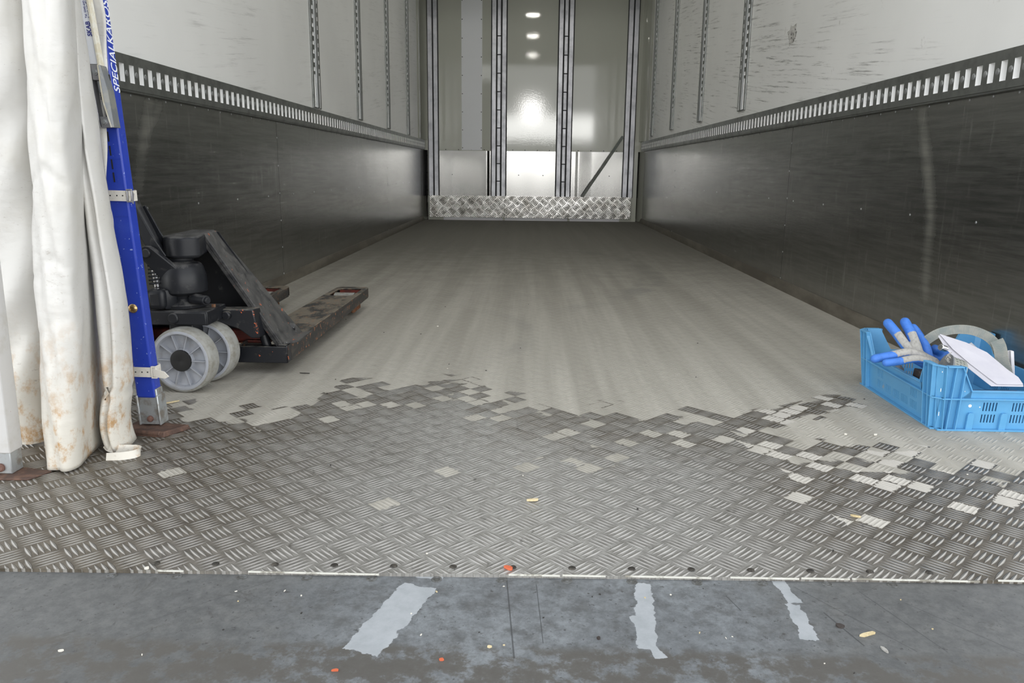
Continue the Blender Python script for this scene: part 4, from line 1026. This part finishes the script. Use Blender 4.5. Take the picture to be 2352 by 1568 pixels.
def glove(label, fingers, palm, axis_n, extra=None, knit=True, tipd=.036, nthr=.42):
    """a work glove: fingers and palm fused into one skin, then parted into rubber coating and knitted back"""
    mb = MB()
    for pts, rr in fingers:
        c = catmull(pts, 5); n = len(c)
        rad = []
        for k in range(n):
            u = k/(n-1); r_ = rr[0] + (rr[1]-rr[0])*u
            rad.append(r_)
        mb.tube(c, rad, 14)
        mb.lathe([(rad[-1]*math.cos(a), rad[-1]*math.sin(a)) for a in (0, .4, .8, 1.2, 1.5)], c[-1], c[-1]-c[-2], 14)
    for a, b, r1, r2 in palm:
        a, b = Vector(a), Vector(b); L = (b-a).length
        mb.lathe([(.001, -r1), (r1*.7, -r1*.7), (r1, 0), (r2, L), (r2*.7, L+r2*.7), (.001, L+r2)], a, b-a, 20)
    me = bpy.data.meshes.new('tmp'); me.from_pydata([tuple(v) for v in mb.v], [], mb.f)
    tmp = bpy.data.objects.new('tmp', me); COL.objects.link(tmp)
    rm = tmp.modifiers.new('r', 'REMESH'); rm.mode = 'VOXEL'; rm.voxel_size = .0016
    sm = tmp.modifiers.new('s', 'SMOOTH'); sm.iterations = 9; sm.factor = .5
    bpy.context.view_layer.update()
    me2 = bpy.data.meshes.new_from_object(tmp.evaluated_get(bpy.context.evaluated_depsgraph_get()))
    bpy.data.objects.remove(tmp)
    tips = [Vector(p[0][-1]) for p in fingers]; axis_n = Vector(axis_n).normalized()
    allblue = [Vector(v) for v in catmull(extra, 6)] if extra else []
    A, B = MB(), MB(); A.v = [v.co.copy() for v in me2.vertices]; B.v = A.v
    for p in me2.polygons:
        c = p.center; isk = knit and p.normal.dot(axis_n) > nthr and min((c-q).length for q in tips) > tipd and not any((c-q).length < .0155 for q in allblue)
        T = B if isk else A; T.f.append(tuple(p.vertices)); T.mi.append(0)
    def compact(mb):
        used = sorted({i for f in mb.f for i in f}); mp = {o: k for k, o in enumerate(used)}
        q = MB(); q.v = [mb.v[i] for i in used]; q.f = [tuple(mp[i] for i in f) for f in mb.f]; q.mi = mb.mi[:]; return q
    A, B = compact(A), compact(B)
    lo = min(v.z for v in A.v)
    g = thing('glove', (sum(v.x for v in A.v)/len(A.v), sum(v.y for v in A.v)/len(A.v), lo), label, 'glove', 'work gloves in the crate')
    obj('rubber_coating', A, 'latex', g, smooth=80)
    if B.f: obj('knitted_back', B, 'knit', g, smooth=80)['label'] = 'grey knitted back'
    return g
glove('blue and grey work glove with spread fingers over the crate edge',
      [([(1.022, 2.02, .140), (1.000, 2.035, .165), (.984, 2.065, .195), (.971, 2.09, .2165)], (.0135, .0128)),
       ([(1.030, 2.02, .138), (1.026, 2.035, .165), (1.021, 2.065, .198), (1.016, 2.09, .2205)], (.0140, .0130)),
       ([(1.025, 1.99, .146), (.985, 1.985, .160), (.935, 1.98, .152), (.897, 1.98, .1435)], (.0120, .0115)),
       ([(1.030, 1.965, .142), (.990, 1.96, .150), (.945, 1.955, .143), (.914, 1.953, .1395)], (.0105, .0100)),
       ([(1.062, 2.035, .130), (1.061, 2.055, .160), (1.053, 2.085, .188), (1.045, 2.10, .204)], (.0140, .0105))],
      [((1.020, 2.01, .143), (1.05, 1.985, .128), .019, .020), ((1.03, 2.02, .140), (1.06, 2.0, .12), .019, .020)], (-.15, -.72, .66), extra=[(1.062, 2.035, .130), (1.061, 2.055, .160), (1.053, 2.085, .188), (1.045, 2.10, .204)], tipd=.042, nthr=.50)
glove('dark blue work glove lying behind the spread one in the crate',
      [([(1.10, 2.11, .110), (1.085, 2.10, .135), (1.073, 2.09, .158), (1.067, 2.085, .168)], (.013, .012)),
       ([(1.12, 2.10, .115), (1.115, 2.09, .140), (1.10, 2.08, .150)], (.013, .012))],
      [((1.085, 2.11, .12), (1.15, 2.10, .118), .024, .026)], (0, 0, 1), knit=False)

# lashing strap with ratchet
rs = thing('ratchet_strap', (1.15, 2.0, .05), 'grey ratchet strap arching out of the blue crate', 'strap')
arch = catmull([(1.045, 2.07, .150), (1.062, 2.06, .175), (1.090, 2.055, .198), (1.125, 2.045, .2105), (1.160, 2.03, .2125), (1.188, 2.01, .203), (1.203, 1.99, .186), (1.207, 1.975, .165)], 6)
obj('webbing', MB().ribbon(arch, [(arch[min(k+1, len(arch)-1)] - arch[max(k-1, 0)]).cross(Vector((.52, .80, -.30))) for k in range(len(arch))], .024, .0022), 'web', rs, smooth=60)
fall = catmull([(1.203, 1.985, .196), (1.206, 1.972, .180), (1.210, 1.962, .150), (1.216, 1.952, .125), (1.222, 1.945, .095)], 6)
obj('webbing', MB().ribbon(fall, [(.6 + .01*k, -.25, .35-.01*k) for k in range(len(fall))], .030, .0022), 'web', rs, smooth=60)
rc = Vector((1.058, 1.932, .135))
obj('webbing_roll', MB().lathe([(.028, -.002), (.030, .0), (.030, .034), (.028, .036)], rc, (.93, -.05, -.30), 32), 'web', rs)
ds = MB(); axr = Vector((.93, -.05, -.30)).normalized(); e1 = axr.orthogonal().normalized(); e2 = axr.cross(e1)
for h_ in (.007, .016, .025):
    for k in range(26):
        a = 2*math.pi*k/26; d = e1*math.cos(a) + e2*math.sin(a); q = axr.cross(d); c = rc + axr*h_ + d*.0302
        ds.prism([c - axr*.0022 - q*.0005, c + axr*.0022 - q*.0005, c + axr*.0022 + q*.0005, c - axr*.0022 + q*.0005], d*.0004)
dd = obj('stitching', ds, 'webdash', rs); dd['kind'] = 'stuff'
obj('side_plate', MB().lathe([(.034, 0), (.034, .003)], rc - axr*.006, axr, 32), 'cover', rs)
obj('ratchet_pin', MB().cyl((1.048, 1.957, .182), (1.066, 1.965, .176), .0085, 20), 'chrome', rs, bevel=.002)
fr = MB(); rr_ = random.Random(4)
for k in range(9):
    a = Vector((1.046 + .004*rr_.random(), 1.918, .160 + .016*rr_.random()))
    fr.tube(catmull([a + Vector((.012, .008, .002)), a, a + Vector((-.006*rr_.random(), -.004, -.006*rr_.random())), a + Vector((.004, -.005, -.010))], 3), .0006, 5)
obj('frayed_end', fr, 'knit', rs)

pp = [(1.060, 1.998, .201), (1.067, 2.0, .204), (1.121, 1.974, .184), (1.161, 1.948, .165), (1.171, 1.924, .147), (1.19, 1.905, .133), (1.207, 1.882, .118), (1.210, 1.862, .106), (1.132, 1.862, .106), (1.123, 1.88, .115), (1.099, 1.915, .139), (1.079, 1.937, .155), (1.065, 1.967, .177)]
pk = thing('paper_packet', (1.13, 1.93, .106), 'folded white paper packet slanting out over the crate front', 'paper')
nrm = Vector((-.35, -.55, -.75)).normalized()
obj('outer_sheet', MB().prism(pp, nrm*-.004), 'paper', pk, bevel=.001)
fl2 = [(1.063, 1.996, .203), (1.121, 1.974, .186), (1.161, 1.948, .167), (1.190, 1.905, .135), (1.207, 1.882, .120), (1.208, 1.862, .108), (1.145, 1.862, .108), (1.131, 1.885, .121), (1.105, 1.918, .145), (1.078, 1.955, .174)]
obj('top_flap', MB().prism([Vector(q) - nrm*.0045 for q in fl2], nrm*-.0015), 'paper', pk)
tag(obj('paper_slip', MB().prism([(1.150, 2.03, .150), (1.153, 2.03, .172), (1.167, 2.032, .179), (1.193, 2.03, .157), (1.193, 2.03, .12)], (.002, .004, 0)), 'paper'), 'small white paper slip behind the folded packet', 'paper')
tag(obj('plastic_profile', MB().prism([(1.215, 1.97, .157), (1.227, 1.97, .1725), (1.236, 1.97, .173), (1.252, 1.97, .09), (1.240, 1.97, .085), (1.226, 1.97, .115)], (.001, .004, 0)).prism([(1.229, 1.962, .173), (1.237, 1.962, .173), (1.253, 1.962, .088), (1.244, 1.962, .088)], (.001, .012, 0)), 'board', bevel=.001), 'upright white plastic strip at the right of the crate', 'strip')
tag(obj('wooden_block', MB().hexa([(1.012, 1.93, .0105), (1.04, 1.93, .0105), (1.045, 2.03, .0105), (1.012, 2.03, .0105), (1.006, 1.935, .112), (1.028, 1.93, .106), (1.030, 1.99, .116), (1.004, 1.99, .120)]), 'brown', bevel=.004), 'dark brown block under the fingers of the glove', 'block')
tag(obj('notebook', MB().box((1.08, 1.868, .0105), (1.22, 1.90, .088)), 'navy', bevel=.003), 'dark navy notebook at the bottom behind the crate front', 'book')
tag(obj('plastic_bag', MB().lathe([(.002, 0), (.022, .006), (.026, .03), (.018, .06), (.004, .072)], (1.052, 2.19, .0105), (.1, 0, 1), 16), 'cover', bevel=0), 'crumpled grey bag inside the crate behind the gloves', 'bag')

# ------------------------------------------------------------------ scraps on the floor
def chip(name, mname, x, y, z, l, w_, rot, label, cat, h=.002, group=None):
    rnd = random.Random(int(abs(x*9973 + y*7919)*10)); c, s = math.cos(rot), math.sin(rot)
    n = 9; pl = []
    for k in range(n):
        a = 2*math.pi*k/n; r_ = rnd.uniform(.7, 1.1); u, v = l/2*math.cos(a)*r_, w_/2*math.sin(a)*r_
        pl.append((x + u*c - v*s, y + u*s + v*c, z))
    o = obj(name, MB().prism(pl, (rnd.uniform(-.0005, .0005), 0, h)), mname)
    return tag(o, label, cat, group)
DZ = -.0055
chip('wood_splinter', 'wood', .470, .966, DZ, .030, .006, .38, 'pale wood splinter, largest scrap on the steel deck', 'splinter', .003)
chip('wood_shaving', 'wood', .014, 1.371, .002, .026, .006, .25, 'pale wood shaving in the middle of the wet tread plate', 'splinter', .004)
chip('paint_flake', 'orange', -.025, 1.115, .0005, .016, .008, -.5, 'orange flake at the edge of the tread plate', 'flake', .004)
chip('paint_flake', 'orange', -.105, .888, DZ, .007, .005, .4, 'small orange flake on the front of the deck near its middle', 'flake', .002)
chip('paint_flake', 'orange', -.236, .861, DZ, .010, .004, .1, 'orange flake at the bottom below the long pale film', 'flake', .002)
chip('paper_scrap', 'pale', -.586, 1.092, .0003, .008, .005, .6, 'white scrap on the plate edge left of the orange flake', 'scrap', .003)
chip('wood_splinter', 'wood', -.935, 1.955, .002, .040, .006, .8, 'pale splinter in front of the steer wheel', 'splinter', .003)
chip('twig', 'darkbit', -.677, 2.275, .001, .035, .004, -.1, 'short dark twig in front of the fork heel', 'twig', .002)
chip('crumb', 'pale', .832, 1.79, .001, .012, .007, .5, 'cream crumb in front of the crate corner', 'crumb', .003)
chip('crumb', 'pale', .762, 1.79, .001, .008, .006, .2, 'small cream crumb left of the one by the crate', 'crumb', .003)
chip('crumb', 'pale', -.361, 3.03, .0005, .009, .007, .2, 'white crumb alone in the middle of the dry floor', 'crumb', .003)
chip('leaf_scrap', 'wood', .60, 1.33, .001, .018, .006, -.4, 'brown leaf scrap on the wet right side of the plate', 'leaf', .003)
chip('seed_husk', 'brown', .101, .942, DZ, .006, .005, .9, 'tiny dark husk near the middle pale film', 'husk', .003)
chip('husk_piece', 'wood', -.045, .918, DZ, .005, .006, 1.2, 'tiny straw husk between the scratches on the deck', 'husk', .002)
chip('bark_piece', 'brown', .44, .985, DZ, .010, .012, 1.2, 'dark bark piece left of the largest splinter', 'bark', .003)
chip('plastic_scrap', 'knit', .478, .932, DZ, .006, .014, .2, 'grey plastic scrap below the largest splinter', 'scrap', .002)
chip('paper_scrap', 'pale', -.60, .888, DZ, .009, .004, .3, 'white scrap at the lower left of the deck', 'scrap', .002)
rnd = random.Random(21)
for k in range(26):
    x_, y_ = rnd.uniform(-.62, .62), rnd.uniform(.87, 1.08)
    chip('grit', rnd.choice(['pale', 'darkbit', 'wood']), x_, y_, DZ, rnd.uniform(.002, .005), rnd.uniform(.001, .003), rnd.uniform(0, 3), 'tiny fleck of grit scattered on the steel deck', 'grit', .001, 'grit on the deck')
for k in range(30):
    x_, y_ = rnd.uniform(-.9, 1.1), rnd.uniform(1.15, 3.6)
    if x_ < -.6 and y_ < 2.9 or x_ > .95: continue
    chip('grit', rnd.choice(['pale', 'darkbit', 'darkbit']), x_, y_, .001, rnd.uniform(.003, .007), rnd.uniform(.002, .004), rnd.uniform(0, 3), 'tiny fleck of grit scattered on the tread plate', 'grit', .0015, 'grit on the tread plate')
